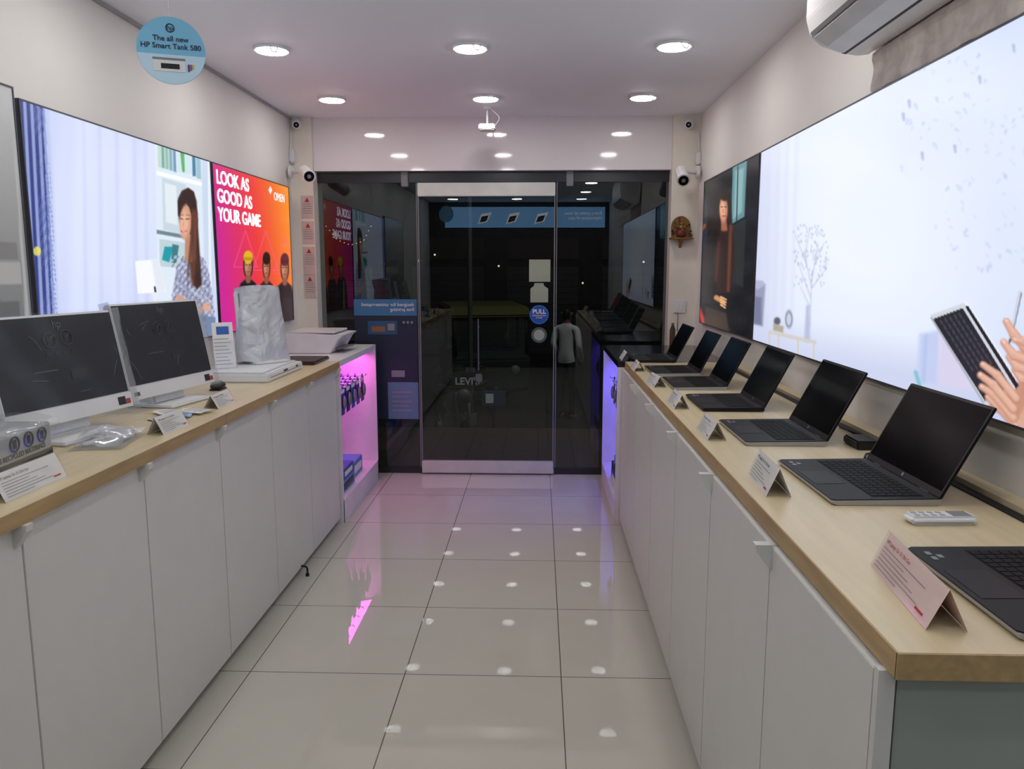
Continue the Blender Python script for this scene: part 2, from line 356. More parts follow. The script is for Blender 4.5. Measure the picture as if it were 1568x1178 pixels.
# ---- orange / magenta poster
e = empty('gaming_poster'); P = Paint(XPL, 4.225, 5.50, 1.19, 2.10, .0042); x, y = P.PX, P.PY
u = np.clip((x-332)/115, 0, 1); v = np.clip((y-260)/230, 0, 1)
ang = np.clip(u*.95+.12-v*.25, 0, 1)[..., None]
c0, c1, c2 = np.array([206, 34, 150.]), np.array([236, 58, 62.]), np.array([250, 150, 20.])
P.c = np.where(ang < .5, c0+(c1-c0)*ang*2, c1+(c2-c1)*(ang-.5)*2)
for cx, cy, s_ in ((376, 385, 24), (407, 388, 26), (437, 395, 24)):
    P.line([(cx-s_*.75, cy+s_), (cx, cy-s_*1.3), (cx+s_*.75, cy+s_), (cx-s_*.75, cy+s_)], .6, (255, 90, 150), .7)
for (cx, w_, coat, hair, cap_, ht) in ((436, 6.4, (34, 20, 28), (58, 20, 26), (96, 26, 40), 2), (408, 5.8, (48, 28, 32), (46, 24, 20), (40, 22, 20), 0), (380, 7.2, (24, 20, 26), (26, 18, 20), (226, 182, 26), -2)):
    P.poly([(cx-w_*2.5, 520), (cx-w_*2.2, 450+ht), (cx-w_*1.6, 436+ht), (cx-w_*.6, 430+ht), (cx+w_*.6, 430+ht), (cx+w_*1.6, 436+ht), (cx+w_*2.1, 450+ht), (cx+w_*2.3, 520)], coat, soft=2.5)
    P.cap(cx-w_*1.9, 452, cx-w_*1.0, 500, 2.2, 2, tuple(int(v*1.7+12) for v in coat), a=.5, soft=4)
    P.ell(cx, 409+ht, w_*1.02, 20, hair, soft=.3); P.cap(cx, 418+ht, cx, 432+ht, w_*.5, w_*.55, (140, 88, 66), soft=2)
    P.ell(cx, 410+ht, w_*.78, 14.5, (166, 106, 80), soft=.3); P.ell(cx-w_*.25, 409+ht, w_*.42, 10, (216, 154, 120), soft=1, a=.75)
    P.ell(cx, 396+ht, w_*.98, 10, cap_, soft=.25); P.poly([(cx-w_*.95, 396+ht), (cx+w_*.95, 396+ht), (cx+w_*.9, 401+ht), (cx-w_*.9, 401+ht)], tuple(int(v*.82) for v in cap_), soft=1.5)
    P.cap(cx-w_*.5, 408+ht, cx-w_*.2, 408+ht, .6, .6, (36, 22, 20)); P.cap(cx+w_*.2, 408+ht, cx+w_*.5, 408+ht, .6, .6, (36, 22, 20)); P.cap(cx-w_*.25, 418.5+ht, cx+w_*.25, 418.5+ht, .7, .7, (130, 56, 50)); P.cap(cx, 410+ht, cx, 414+ht, .5, .9, (140, 88, 66), a=.7)
P.cap(373, 440, 379, 520, 1.6, 2.4, (200, 164, 40), a=.8, soft=2)
P.poly([(411, 291), (414, 285), (417, 291), (414, 298)], (245, 240, 245))
P.face('print', e, True, 1.0); lbframe(e, XPL, 4.225, 5.50, 1.19, 2.10, -1)
TW = mat('print_white', (240, 236, 244), .5, emit=.9, var=0)
b = B('lettering')
for i, t in enumerate(('LOOK AS', 'GOOD AS', 'YOUR GAME')):
    for o_ in (0, .005): b.text(t, .104, TW, frame((XPL+.002, 4.262+o_, 2.0-i*.099+o_*.25), (0, 1, 0), (0, 0, 1))@Matrix.Diagonal((1.1, 1, 1, 1)), bold=.014)
b.text('OMEN', .075, TW, frame((XPL+.002, 5.19, 1.99), (0, 1, 0), (0, 0, 1)), bold=.0)
b.done(e)

# ---- switched-off panel near left: painted window reflection, faint added glow
e = empty('faint_glow_panel'); P = Paint(XPL, 1.45, 2.63, 1.19, 2.13, .008); x, y = P.PX, P.PY
P.c = np.array([158, 160, 158.])+np.zeros(P.c.shape)+(50*np.clip((430-y)/300, -.3, 1))[..., None]  # grey gradient and the bands below are a reflection painted into the colour
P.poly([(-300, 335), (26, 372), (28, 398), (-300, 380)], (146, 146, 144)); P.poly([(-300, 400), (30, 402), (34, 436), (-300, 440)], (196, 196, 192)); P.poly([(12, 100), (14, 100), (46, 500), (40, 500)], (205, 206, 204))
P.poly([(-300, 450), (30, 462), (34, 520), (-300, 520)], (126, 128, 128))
P.face('print', e, True, .1, gloss=.2); lbframe(e, XPL, 1.45, 2.63, 1.19, 2.13, -1)  # weak emission brightens the grey although the panel is off

# ---- right dark poster
e = empty('dark_portrait_poster'); P = Paint(XPR, 4.06, 5.36, 1.185, 2.11, .0042); x, y = P.PX, P.PY
P.c = np.array([22, 24, 30.])+np.zeros(P.c.shape)+(8*fbm(x, y, .12, 4))[..., None]
P.poly([(1122, 255), (1144, 246), (1140, 332), (1119, 344)], (100, 144, 150), soft=2); P.poly([(1126, 262), (1139, 257), (1136, 325), (1123, 335)], (140, 180, 184), soft=4); P.cap(1130, 255, 1128, 340, .8, .8, (40, 60, 66))
P.cap(1118, 350, 1140, 338, 1, 1, (90, 110, 110)); P.poly([(1118, 348), (1142, 336), (1138, 440), (1114, 430)], (40, 44, 46), soft=3)
P.poly([(1070, 305), (1084, 300), (1083, 380), (1069, 375)], (36, 42, 58), soft=2); P.cap(1079, 345, 1076, 352, 2, 1.5, (150, 80, 40), soft=2)
P.poly([(1099, 302), (1104, 293), (1113, 291), (1119, 302), (1121, 340), (1124, 390), (1115, 396), (1102, 372), (1098, 340)], (36, 20, 17), soft=3)
P.cap(1108, 336, 1109, 352, 4, 5, (160, 100, 76), soft=3); P.ell(1108, 321, 6.4, 20, (190, 126, 96), soft=.35); P.ell(1106.5, 321, 4, 14, (238, 180, 146), soft=1, a=.85)
P.ell(1109.5, 299, 7, 9, (34, 19, 17), soft=.4)
P.cap(1104.4, 317, 1106.2, 317, .6, .6, (40, 20, 20)); P.cap(1109.5, 317, 1112, 317, .6, .6, (40, 20, 20)); P.cap(1106, 331, 1111, 331, .9, .9, (170, 60, 52)); P.cap(1107.5, 320, 1107, 326, .4, .8, (176, 114, 88))
P.poly([(1097, 372), (1103, 354), (1115, 354), (1124, 376), (1125, 410), (1118, 450), (1098, 448), (1093, 400)], (46, 28, 30), soft=4)
P.cap(1119, 346, 1115, 445, 2.2, 1.6, (172, 98, 62), a=.6, soft=5); P.cap(1101, 372, 1096, 430, 1.6, 1.6, (120, 58, 44), a=.5, soft=4)
P.cap(1097, 456, 1108, 463, 4, 3.4, (206, 144, 96), soft=3)
for i in range(4): P.cap(1104, 455+i*4, 1112-i*.5, 459+i*4.2, 1.6, 1.2, (232, 176, 128), soft=1.6)
P.cap(1068, 470, 1080, 500, 4, 3, (190, 60, 50), soft=4); P.poly([(1080, 470), (1112, 480), (1118, 515), (1078, 505)], (60, 52, 50), soft=3); P.ell(1100, 500, 14, 20, (90, 74, 62), soft=1.2, a=.5)
P.face('print', e, False, 1.0); lbframe(e, XPR, 4.06, 5.36, 1.185, 2.11, 1)

# ---- right large poster
e = empty('lightbox_poster'); Y0, Y1 = 1.2, 4.025; P = Paint(XPR, Y0, Y1, 1.185, 2.11, .004); x, y = P.PX, P.PY
P.c = np.array([208, 219, 243.])+np.zeros(P.c.shape)
P.ell(1330, 330, 190, 240, (236, 241, 251), soft=1.3); P.ell(1500, 250, 160, 130, (228, 235, 249), soft=1.4, a=.8)
P.put(np.clip((1210-x)/90, 0, 1), (192, 196, 228), .75); P.put(np.clip((y-470-(x-1140)*.18)/60, 0, 1), (196, 203, 232), .8)
for i in range(6): P.cap(1150+i*14, 240-i*6, 1146+i*13, 520, 1.5, 3, (206, 210, 238), a=.4, soft=8)
P.ell(1480, 180, 110, 70, (216, 226, 246), soft=1.4, a=.6); P.ell(1540, 330, 60, 110, (216, 226, 246), soft=1.4, a=.6)
rs = np.random.RandomState(5)
for i in range(120):
    fx = 1378+rs.rand()*210; fy = 90+rs.rand()**1.1*330+(fx-1375)*(-.05)
    if fx < 1425 and fy > 300: continue
    s_ = .8+rs.rand()*1.9; P.cap(fx, fy, fx+rs.randn()*2.5, fy+s_*(.5+rs.rand()*2.5), s_*.7, s_*.35, [(168, 184, 224), (150, 166, 210), (184, 200, 232)][i % 3], a=.25+.3*rs.rand(), soft=5.5)
for (fx, fy) in ((1500, 118), (1412, 235), (1462, 224), (1383, 175), (1552, 70), (1392, 155)): P.cap(fx, fy, fx+1, fy+9, 2, 1.2, (112, 126, 172), a=.5, soft=4.5)
for (x0, y0, x1, y1) in ((1240, 500, 1243, 430), (1243, 440, 1232, 390), (1243, 430, 1252, 376), (1241, 455, 1222, 402), (1248, 405, 1262, 372), (1235, 405, 1218, 360), (1232, 395, 1240, 350), (1244, 440, 1266, 410), (1240, 470, 1226, 440)):
    P.cap(x0, y0, x1, y1, 1.1, .4, (176, 184, 212), a=.55, soft=3.2)
for i in range(110):
    fx = 1214+rs.rand()*54; fy = 345+rs.rand()*95; P.ell(fx, fy, 1.5, 2.4, (172, 180, 210), a=.4, soft=1)
P.cap(1237, 470, 1236, 520, 2.4, 4.5, (180, 188, 216), soft=5)
P.poly([(1138, 428), (1172, 436), (1168, 500), (1140, 494)], (150, 154, 182), soft=4); P.poly([(1138, 450), (1166, 456), (1166, 498), (1138, 492)], (118, 122, 150), soft=4); P.poly([(1138, 428), (1160, 444), (1172, 436), (1168, 430)], (176, 180, 206), soft=3)
P.ell(1208, 489, 6, 14, (146, 152, 172), soft=.4); P.ell(1208, 489, 3.5, 9, (198, 204, 224), soft=.5); P.ell(1190, 492, 5, 6, (96, 96, 108), soft=.6); P.poly([(1184, 496), (1200, 500), (1199, 510), (1184, 506)], (172, 166, 150), soft=3)
P.poly([(1178, 506), (1250, 522), (1250, 528), (1178, 511)], (206, 202, 196), soft=2.2)
for lx, ly in ((1178, 510), (1192, 514), (1222, 522), (1246, 528)): P.cap(lx, ly, lx, ly+22, .9, .6, (212, 194, 164), soft=2)
P.poly([(1408, 512), (1440, 505), (1436, 590), (1404, 582)], (192, 202, 236), soft=8); P.cap(1418, 515, 1414, 585, 2, 2, (170, 184, 226), a=.7, soft=6); P.cap(1402, 570, 1408, 590, 3, 3, (110, 190, 200), a=.8, soft=3); P.poly([(1440, 500), (1480, 530), (1490, 600), (1436, 590)], (212, 206, 232), soft=10)
SK, SD, SH = (216, 166, 144), (180, 124, 104), (240, 200, 182)
def finger(pts, g):
    (a, b_), (c, d), (e_, f_) = pts
    P.cap(a, b_+1, c, d+1, g+.7, g+.2, SD, soft=4); P.cap(c, d+1, e_, f_+1, g, g-1.4, SD, soft=4)
    P.cap(a, b_, c, d, g-.4, g-.5, SK, soft=4); P.cap(c, d, e_, f_, g-.5, g-1.9, SK, soft=4)
    P.cap(a, b_-g*.3, c, d-g*.3, g*.4, g*.38, SH, a=.55, soft=6); P.cap(c, d-g*.3, e_, f_-g*.25, g*.36, g*.22, SH, a=.6, soft=6)
    P.ell(c, d, g*.5, g*.5, SD, a=.22, soft=1.2); P.ell(e_, f_-.8, g*.42, g*.32, (244, 210, 202), rot=30, soft=.6, a=.7)
P.poly([(1535, 585), (1600, 560), (1600, 660), (1512, 626)], (196, 142, 120), soft=4)
P.poly([(1473, 463), (1480, 460), (1560, 585), (1551, 598)], (232, 236, 246)); P.poly([(1424, 483), (1476, 464), (1556, 596), (1508, 622)], (206, 210, 220))
P.poly([(1428, 489), (1474, 472), (1548, 592), (1508, 614)], (34, 34, 42)); P.poly([(1478, 470), (1482, 468), (1560, 590), (1556, 596)], (24, 24, 30)); P.cap(1426, 487, 1506, 617, 1.5, 1.5, (170, 174, 186))
for r_ in range(5):
    for c_ in range(9):
        t = c_/9; ox = 1440+r_*7.2+t*52; oy = 491-r_*2.6+t*80; P.cap(ox, oy, ox+3, oy+5, 1.6, 1.6, (62, 64, 76))
P.poly([(1516, 578), (1534, 570), (1542, 584), (1524, 593)], (60, 60, 70))
for pts, g_ in ((((1556, 652), (1530, 624), (1512, 608)), 5.4), (((1552, 640), (1522, 604), (1503, 592)), 6), (((1552, 626), (1521, 589), (1501, 574)), 6.2), (((1556, 610), (1527, 574), (1505, 558)), 6)): finger(pts, g_)
P.cap(1562, 448, 1547, 520, 3.2, 2.4, (206, 210, 224)); P.cap(1564, 450, 1549, 520, 1, .8, (120, 124, 140)); P.cap(1547, 520, 1543, 536, 1.8, .6, (70, 72, 84))
P.cap(1610, 555, 1576, 552, 36, 22, SK, soft=6); P.cap(1600, 620, 1582, 645, 26, 22, SK, soft=6); P.cap(1595, 592, 1570, 600, 4, 3, SD, a=.6, soft=10); P.cap(1600, 535, 1582, 540, 10, 8, SH, a=.5, soft=16)
for pts, g_ in ((((1584, 582), (1564, 580), (1553, 566)), 5.4), (((1580, 568), (1558, 562), (1545, 546)), 6), (((1576, 552), (1552, 543), (1537, 524)), 6.4), (((1572, 534), (1553, 512), (1541, 492)), 6.4)): finger(pts, g_)
finger(((1585, 536), (1568, 522), (1554, 520)), 5.8)
P.face('print', e, False, 1.06); lbframe(e, XPR, Y0, Y1, 1.185, 2.11, 1)

# ------------------------------------------------------------------ shop front glass
b = B('window_1'); b.box((-1.61, 5.775, .012), (-.885, 5.785, 2.235), GLASS)
b.box((-1.61, 5.77, 0), (-.885, 5.79, .05), mat('dark_rail', (40, 40, 42), .4)); b.box((-.893, 5.772, .05), (-.885, 5.788, 2.235), GPLA); b.done()
b = B('window_2'); b.box((.125, 5.775, .012), (.93, 5.785, 2.235), GLASS)
b.box((.125, 5.77, 0), (.93, 5.79, .05), MC['dark_rail']); b.box((.125, 5.772, .05), (.133, 5.788, 2.235), GPLA); b.done()
b = B('door_1'); b.box((-.877, 5.755, .10), (.117, 5.765, 2.06), GLASS)
b.box((-.877, 5.735, .012), (.117, 5.785, .105), STEEL, .004); b.box((-.877, 5.735, 2.06), (.117, 5.785, 2.155), STEEL, .004)
b.box((-.877, 5.745, .105), (-.870, 5.775, 2.06), GPLA); b.box((.110, 5.745, .105), (.117, 5.775, 2.06), GPLA)
b.cyl((-.44, 5.70, .80), (-.44, 5.70, 1.18), .005, mat('handle_dark', (90, 92, 94), .4), seg=12)
for zz in (.85, 1.12): b.cyl((-.44, 5.70, zz), (-.44, 5.76, zz), .006, MC['handle_dark'], seg=10)
b.box((-.465, 5.72, .71), (-.415, 5.755, .77), MC['handle_dark'], .005); b.done()
b = B('trim_3'); b.box((-1.61, 5.765, 2.16), (.93, 5.795, 2.235), mat('top_rail', (28, 27, 32), .25))
for xx in (-.97, .22): b.box((xx-.025, 5.745, 2.13), (xx+.025, 5.8, 2.235), GPLA, .004)
b.done()
def disc(b, X, Z, r, m, y=5.752): b.cyl((X, y, Z), (X, y+.0015, Z), r, m, seg=36)
b = B('door_sticker'); b.box((-.07, 5.752, 1.45), (.085, 5.754, 1.61), mat('sticker_cream', (150, 158, 138), .5), M=None); b.done()
b = B('door_sticker'); b.prism([(-.06, 1.30), (.07, 1.30), (.07, 1.40), (.04, 1.42), (.035, 1.44), (-.03, 1.44), (-.035, 1.42), (-.06, 1.40)], 'y', 5.752, 5.754, MC['sticker_cream']); b.done()
b = B('pull_sign'); disc(b, .005, 1.21, .07, mat('sticker_blue', (40, 110, 190), .4)); disc(b, .005, 1.21, .063, mat('sticker_blue2', (24, 74, 150), .4), 5.751)
b.text('PULL', .045, PAPER, frame((.005, 5.750, 1.218), (1, 0, 0), (0, 0, 1)), 'CENTER', .02); b.text('INNOVATION\nSTORE', .016, PAPER, frame((.005, 5.750, 1.198), (1, 0, 0), (0, 0, 1)), 'CENTER'); b.done()
b = B('round_sticker'); disc(b, .005, 1.06, .058, mat('sticker_g', (70, 80, 76), .5)); disc(b, .005, 1.06, .04, MC['sticker_cream'], 5.751); b.done()
b = B('window_poster'); SB = mat('promo_blue', (56, 108, 152), .5); SD2 = mat('promo_dark', (22, 32, 54), .5)
yy = 5.772
b.box((-1.37, yy, 1.20), (-.90, yy+.002, 1.32), SB); b.box((-1.37, yy, .42), (-.90, yy+.002, 1.20), SD2)
b.text('designed for uninterrupted\nfree printing', .036, PAPER, frame((-.92, yy-.002, 1.27), (-1, 0, 0), (0, 0, 1)))
b.box((-1.27, yy-.001, 1.06), (-1.05, yy, 1.16), mat('promo_mid', (40, 76, 112), .5)); b.box((-1.24, yy-.002, 1.08), (-1.14, yy-.001, 1.12), mat('orangeish', (130, 88, 60), .5)); b.box((-1.12, yy-.002, 1.09), (-1.07, yy-.001, 1.14), INKS)
for i in range(3): b.cyl((-1.0+i*.03, yy-.003, 1.15), (-1.0+i*.03, yy-.001, 1.15), .010, INKS, seg=16)
b.box((-1.13, yy-.001, .42), (-.90, yy, .70), mat('promo_light', (84, 116, 140), .5))
for i in range(5): b.box((-1.10, yy-.002, .62-i*.035), (-.95-.02*(i % 2), yy-.001, .630-i*.035), INKS)
b.box((-1.10, yy-.002, .74), (-1.0, yy-.001, .79), GPLA); b.done()

# ------------------------------------------------------------------ counters
def bracket(b, x, y, sgn, m=WPLA):
    z = CT-.04
    b.prism([(x, z), (x+sgn*.036, z), (x+sgn*.034, z-.016), (x+sgn*.004, z-.055), (x, z-.055)], 'y', y-.012, y+.012, m)
WL, WR = XL+.002, XR-.002
LX, LF = -1.178, -1.203
b = B('display_counter')
b.box((WL, .7, .10), (LF-.02, 4.56, CT-.04), CAB); b.box((WL, .7, 0), (LF-.05, 4.56, .10), GAP)
ys = [.7, 1.14, 1.71, 2.28, 2.85, 3.42, 3.99, 4.56]
for a, c in zip(ys[:-1], ys[1:]):
    b.box((LF-.02, a+.002, .035), (LF, c-.002, CT-.045), CAB, .0015)
b.box((LF-.021, .7, .03), (LF-.018, 4.56, CT-.04), GAP)
for yy in ys[1:]: bracket(b, LF, yy-.02, 1, CAB)
for a, c in ((.7, 2.86), (2.862, 4.56)):
    b.box((WL, a, CT-.04), (LX-.002, c, CT), WOODT); b.box((LX-.002, a, CT-.04), (LX, c, CT-.0005), WOODE)
b.done()
RX, RF = .515, .50
b = B('display_counter')
b.box((RF+.02, 1.10, .10), (WR, 4.60, CT-.04), CAB); b.box((RF+.05, 1.13, 0), (WR, 4.60, .10), GAP)
ys = [1.10, 1.62, 2.20, 2.78, 3.36, 3.94, 4.60]
for a, c in zip(ys[:-1], ys[1:]): b.box((RF, a+.002, .03), (RF+.02, c-.002, CT-.045), CAB, .0015)
b.box((RF+.018, 1.10, .03), (RF+.021, 4.60, CT-.04), GAP)
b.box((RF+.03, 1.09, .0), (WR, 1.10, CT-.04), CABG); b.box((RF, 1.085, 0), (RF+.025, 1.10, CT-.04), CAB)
for yy in ys[1:-1]: bracket(b, RF, yy, -1, CAB)
b.box((RX+.0, 1.062, CT-.04), (WR, 4.60, CT), WOODT); b.box((RX-.003, 1.06, CT-.04), (RX, 4.60, CT-.0005), WOODE); b.box((RX-.003, 1.058, CT-.04), (WR, 1.062, CT-.0005), WOODE)
b.box((1.045, 1.3, CT), (1.07, 4.55, CT+.004), BLK); b.box((1.07, 1.3, CT), (WR, 4.55, CT+.018), WOODT)
b.done()

def shelf(xf, xb, sgn, topm, interior, name):
    b = B(name); y0, y1 = 4.57 if sgn > 0 else 4.61, 5.62
    def bx(xa, xc, ya, yc, za, zc, m): b.box((min(xa, xc), ya, za), (max(xa, xc), yc, zc), m)
    bx(xb, xf, y0, y1, CT-.035, CT, topm)
    bx(xb, xf, y0, y0+.018, 0, CT-.035, interior); bx(xb, xf, y1-.018, y1, 0, CT-.035, interior)
    bx(xb+sgn*.2, xb+sgn*.215, y0, y1, .0, CT-.035, interior)
    bx(xb+sgn*.2, xf, y0, y1, .0, .14, interior)
    return b
INTR = mat('shelf_white', (222, 214, 220), .35)
b = shelf(LX-.005, WL, 1, WPLA, INTR, 'open_shelf_unit'); b.done()
b = shelf(.47, WR, -1, mat('black_gloss_top', (20, 20, 24), .15), INTR, 'open_shelf_unit'); b.done()
def blister(name, X, ys, z, sgn, cols):
    b = B(name)
    for r_, yy in enumerate(ys):
        b.cyl((X-sgn*.30, yy, z+.02), (X+sgn*.0, yy, z+.02), .003, SILV, seg=8); b.cyl((X, yy, z+.02), (X+sgn*.004, yy, z+.032), .004, SILV, seg=8)
        for k_ in range(4):
            xx = X-sgn*(.025+k_*.05); m = cols[(r_+k_) % len(cols)]
            b.prism([(yy-.045, z-.16), (yy+.045, z-.16), (yy+.045, z+.01), (yy+.02, z+.03), (yy-.02, z+.03), (yy-.045, z+.01)], 'x', xx-.001, xx+.001, m)
            b.sph((xx+sgn*.012, yy, z-.08), (.012, .026, .045), BPLA if k_ % 2 else GPLA)
            b.box((min(xx, xx+sgn*.003), yy-.04, z-.02), (max(xx, xx+sgn*.003), yy+.04, z+.005), PAPER)
    b.done()
blister('hanging_mouse_packs', LX-.04, (4.72, 4.86, 5.0, 5.14, 5.28, 5.42), .78, 1, [BLUE, mat('pk2', (90, 60, 170), .4), mat('pk3', (30, 50, 120), .4)])
blister('hanging_mouse_packs', .50, (4.80, 4.98, 5.16, 5.34), .78, -1, [BLUE, MC['pk3']])
b = B('ink_box_stack'); LB = mat('box_lightblue', (90, 140, 200), .5)
b.box((-1.50, 4.70, .141), (-1.22, 5.02, .22), LB, .003); b.box((-1.48, 4.74, .22), (-1.22, 5.00, .29), BLUE, .003); b.box((-1.50, 5.06, .141), (-1.24, 5.34, .25), LB, .003)
b.box((-1.219, 4.76, .24), (-1.218, 4.96, .27), PAPER); b.box((-1.217, 4.74, .16), (-1.219, 4.98, .20), BPLA); b.box((-1.239, 5.1, .17), (-1.238, 5.3, .22), PAPER); b.done()
b = B('keyboard_box_stack'); b.box((.50, 4.72, .141), (.85, 5.2, .20), BLUE, .003); b.box((.50, 4.74, .20), (.84, 5.18, .26), BPLA, .003); b.box((.51, 4.76, .26), (.84, 5.1, .32), LB, .003); b.box((.498, 4.8, .15), (.501, 5.1, .19), PAPER); b.done()
def area(name, loc, rot, sx, sy, col, W):
    l = bpy.data.lights.new(name, 'AREA'); l.shape = 'RECTANGLE'; l.size = sx; l.size_y = sy; l.color = col; l.energy = W
    o = bpy.data.objects.new(name, l); o.location = loc; o.rotation_euler = rot; sc.collection.objects.link(o)
area('pink_led_strip', (-1.33, 5.1, CT-.05), (0, math.radians(10), 0), .16, .95, (1, .12, .75), 4.6)
area('blue_led_strip', (.66, 5.1, CT-.05), (0, math.radians(-20), 0), .10, .95, (.10, .08, 1), 9)

# ------------------------------------------------------------------ laptops
LTOP = mat('laptop_black', (17, 18, 20), .5, var=.06, spec=.25); LGREY = mat('laptop_graphite', (22, 23, 26), .45, .0, spec=.25); KEY = mat('key_black', (9, 9, 11), .6, spec=.2)
REDL = mat('red_screen_image', (120, 16, 24), .3, emit=.5)
def laptop(X, Y, wd=.37, dp=.25, open_deg=117, rz=0, body=LTOP, rim=SILV, hl=.245, z=CT, red=False):
    b = B('laptop'); M = TR(X, Y, z, rz)
    h = wd/2
    b.prism([(0, .006), (.012, .001), (dp-.01, .001), (dp, .006), (dp, .016), (0, .012)], 'y', -h, h, rim, M)
    pl = [(.001, -h+.01), (.01, -h+.001), (dp-.004, -h+.001), (dp, -h+.006), (dp, h-.006), (dp-.004, h-.001), (.01, h-.001), (.001, h-.01)]
    tb = bmesh.new(); lo = []; hi = []
    for (px, py) in pl:
        zz = .012+.004*px/dp; lo.append(tb.verts.new((px, py, zz))); hi.append(tb.verts.new((px, py, zz+.002)))
    tb.faces.new(hi)
    for i in range(8): tb.faces.new((lo[i], lo[(i+1) % 8], hi[(i+1) % 8], hi[i]))
    b.add(tb, body, M)
    tilt = math.atan(.004/dp)
    K = M@Matrix.Translation((0, 0, .0142))@Matrix.Rotation(-tilt, 4, 'Y')
    b.box((.10, -h+.02, -.0005), (dp-.03, h-.02, .0004), KEY, M=K)
    nx = 6; ny = 15; cw = (wd-.05)/ny; ch = (dp-.135)/nx
    for i in range(nx):
        for j in range(ny):
            b.box((.103+i*ch, -h+.025+j*cw, .0004), (.103+i*ch+ch*.84, -h+.025+j*cw+cw*.84, .0015), KEY, M=K)
    b.box((.012, -.06, 0), (.085, .06, .0005), LGREY, M=K)
    for s_ in ((.02, h-.07), (.02, h-.045), (.035, h-.06)): b.box((s_[0], s_[1], 0), (s_[0]+.01, s_[1]+.016, .0006), GPLA, M=K)
    th = math.radians(180-open_deg)
    L = M@Matrix.Translation((dp-.004, 0, .017))@Matrix.Rotation(-th, 4, 'Y')
    b.box((0, -h, 0), (hl, h, -.0001+.006), body, .002, M=L@Matrix.Translation((0, 0, -.006)))
    b.box((.002, -h+.002, .0001), (hl-.002, h-.002, .0012), BPLA, M=L)
    b.box((.018, -h+.008, .0012), (hl-.008, h-.008, .0016), SCR, M=L)
    b.cyl((.010, -.008, .0014), (.010, -.008, .0018), .005, SILV, M=L, seg=16)
    for s_ in (-h+.05, h-.09): b.cyl((dp-.002, s_, .014), (dp-.002, s_+.04, .014), .006, BPLA, M=M, seg=12)
    b.box((dp-.003, -h+.01, .004), (dp+.001, h-.01, .017), rim, M=M)
    if red: b.box((.03, -h+.015, .0016), (hl-.03, h-.015, .0018), REDL, M=L)
    b.done()
laptop(.705, 1.28, wd=.36, dp=.245, red=True)
laptop(.675, 1.96, wd=.39, dp=.25, rz=math.radians(1), hl=.24)
laptop(.64, 2.56, wd=.365, dp=.25, hl=.24)
laptop(.63, 3.14, wd=.35, dp=.235, rim=LTOP, hl=.23)
laptop(.61, 3.68, wd=.35, dp=.24, hl=.222)
laptop(.585, 4.14, wd=.33, dp=.24, rim=SILV, hl=.22)
laptop(.565, 4.72, wd=.35, dp=.24, rim=LTOP, hl=.215)

def tent(name, X, Y, rz, L=.2, hgt=.075, m=PAPER, ink=INK, z=CT, txt='HP Laptop 15s  i5 12th Gen'):
    b = B(name); M = TR(X, Y, z, rz); w2 = .03
    for s_, mm in ((1, m), (-1, m)):
        b.quad([(s_*w2, -L/2, 0.0005), (s_*w2, L/2, 0.0005), (0, L/2, hgt), (0, -L/2, hgt)], mm, M)
    b.quad([(w2+.002, -L/2-.003, .001), (w2+.002, L/2+.003, .001), (.002, L/2+.003, hgt+.004), (.002, -L/2-.003, hgt+.004)], ACRY, M)
    up = Vector((-w2, 0, hgt)).normalized(); F = M@frame((w2+.0008, -L/2+.012, .004), (0, 1, 0), up)
    b.text(txt, hgt*.15, ink, F@Matrix.Translation((0, hgt*.78, .0004)), ext=.0001)
    for i in range(6): b.box((0, hgt*(.64-i*.11), .0003), (L*(.74-.11*(i*7 % 4)), hgt*(.64-i*.11)+.0013, .0006), INKS, M=F)
    b.box((L*.74, hgt*.12, .0003), (L*.86, hgt*.18, .0006), INKR, M=F)
    b.done()
PI = math.pi
tent('price_card', .63, 1.26, PI-.10, L=.26, hgt=.066, m=PINKP, ink=INKR)
tent('price_card', .582, 1.93, PI-.05, L=.20, hgt=.070)
tent('price_card', .57, 2.54, PI+.0, L=.175, hgt=.060)
tent('price_card', .56, 3.10, PI+.0, L=.17, hgt=.056)
tent('price_card', .555, 3.66, PI+.1, L=.16, hgt=.052)
tent('price_card', .54, 4.22, PI, L=.15, hgt=.05)
tent('price_card', .53, 4.74, PI, L=.15, hgt=.05)
tent('price_card', -1.27, 1.84, .0, L=.24, hgt=.064)
tent('price_card', -1.255, 2.56, -.05, L=.17, hgt=.058)
tent('price_card', -1.275, 3.04, .0, L=.17, hgt=.054)

b = B('air_conditioner_remote'); M = TR(.865, 1.65, CT, math.radians(3))
b.box((-.072, -.024, .002), (.072, .024, .02), WPLA, .007, M=M, seg=3); b.box((.02, -.016, .0195), (.06, .016, .0208), GPLA, M=M)
for i in range(4):
    for j in range(2): b.box((-.06+i*.018, -.014+j*.017, .0195), (-.048+i*.018, -.003+j*.017, .0212), mat('button', (170, 172, 170), .5), .001, M=M)
b.box((-.06, -.018, 0), (.06, .018, .003), WPLA, M=M); b.done()
def cable(name, pts, r=.003, m=BLK): B(name).tube(pts, r, m, smoothn=8).done()
for yc, xc in ((2.20, .93), (2.80, .92), (3.37, .90)):
    cable('power_cable', [(xc, yc, CT+.010), (xc+.04, yc+.07, CT+.005), (xc+.09, yc+.05, CT+.005), (1.055, yc+.12, CT+.009)])
b = B('power_adapter'); b.box((.96, 2.33, CT+.001), (1.03, 2.44, CT+.028), BPLA, .005); b.tube([(1.03, 2.39, CT+.014), (1.05, 2.5, CT+.01), (1.03, 2.65, CT+.006)], .003, BLK, smoothn=6); b.done()

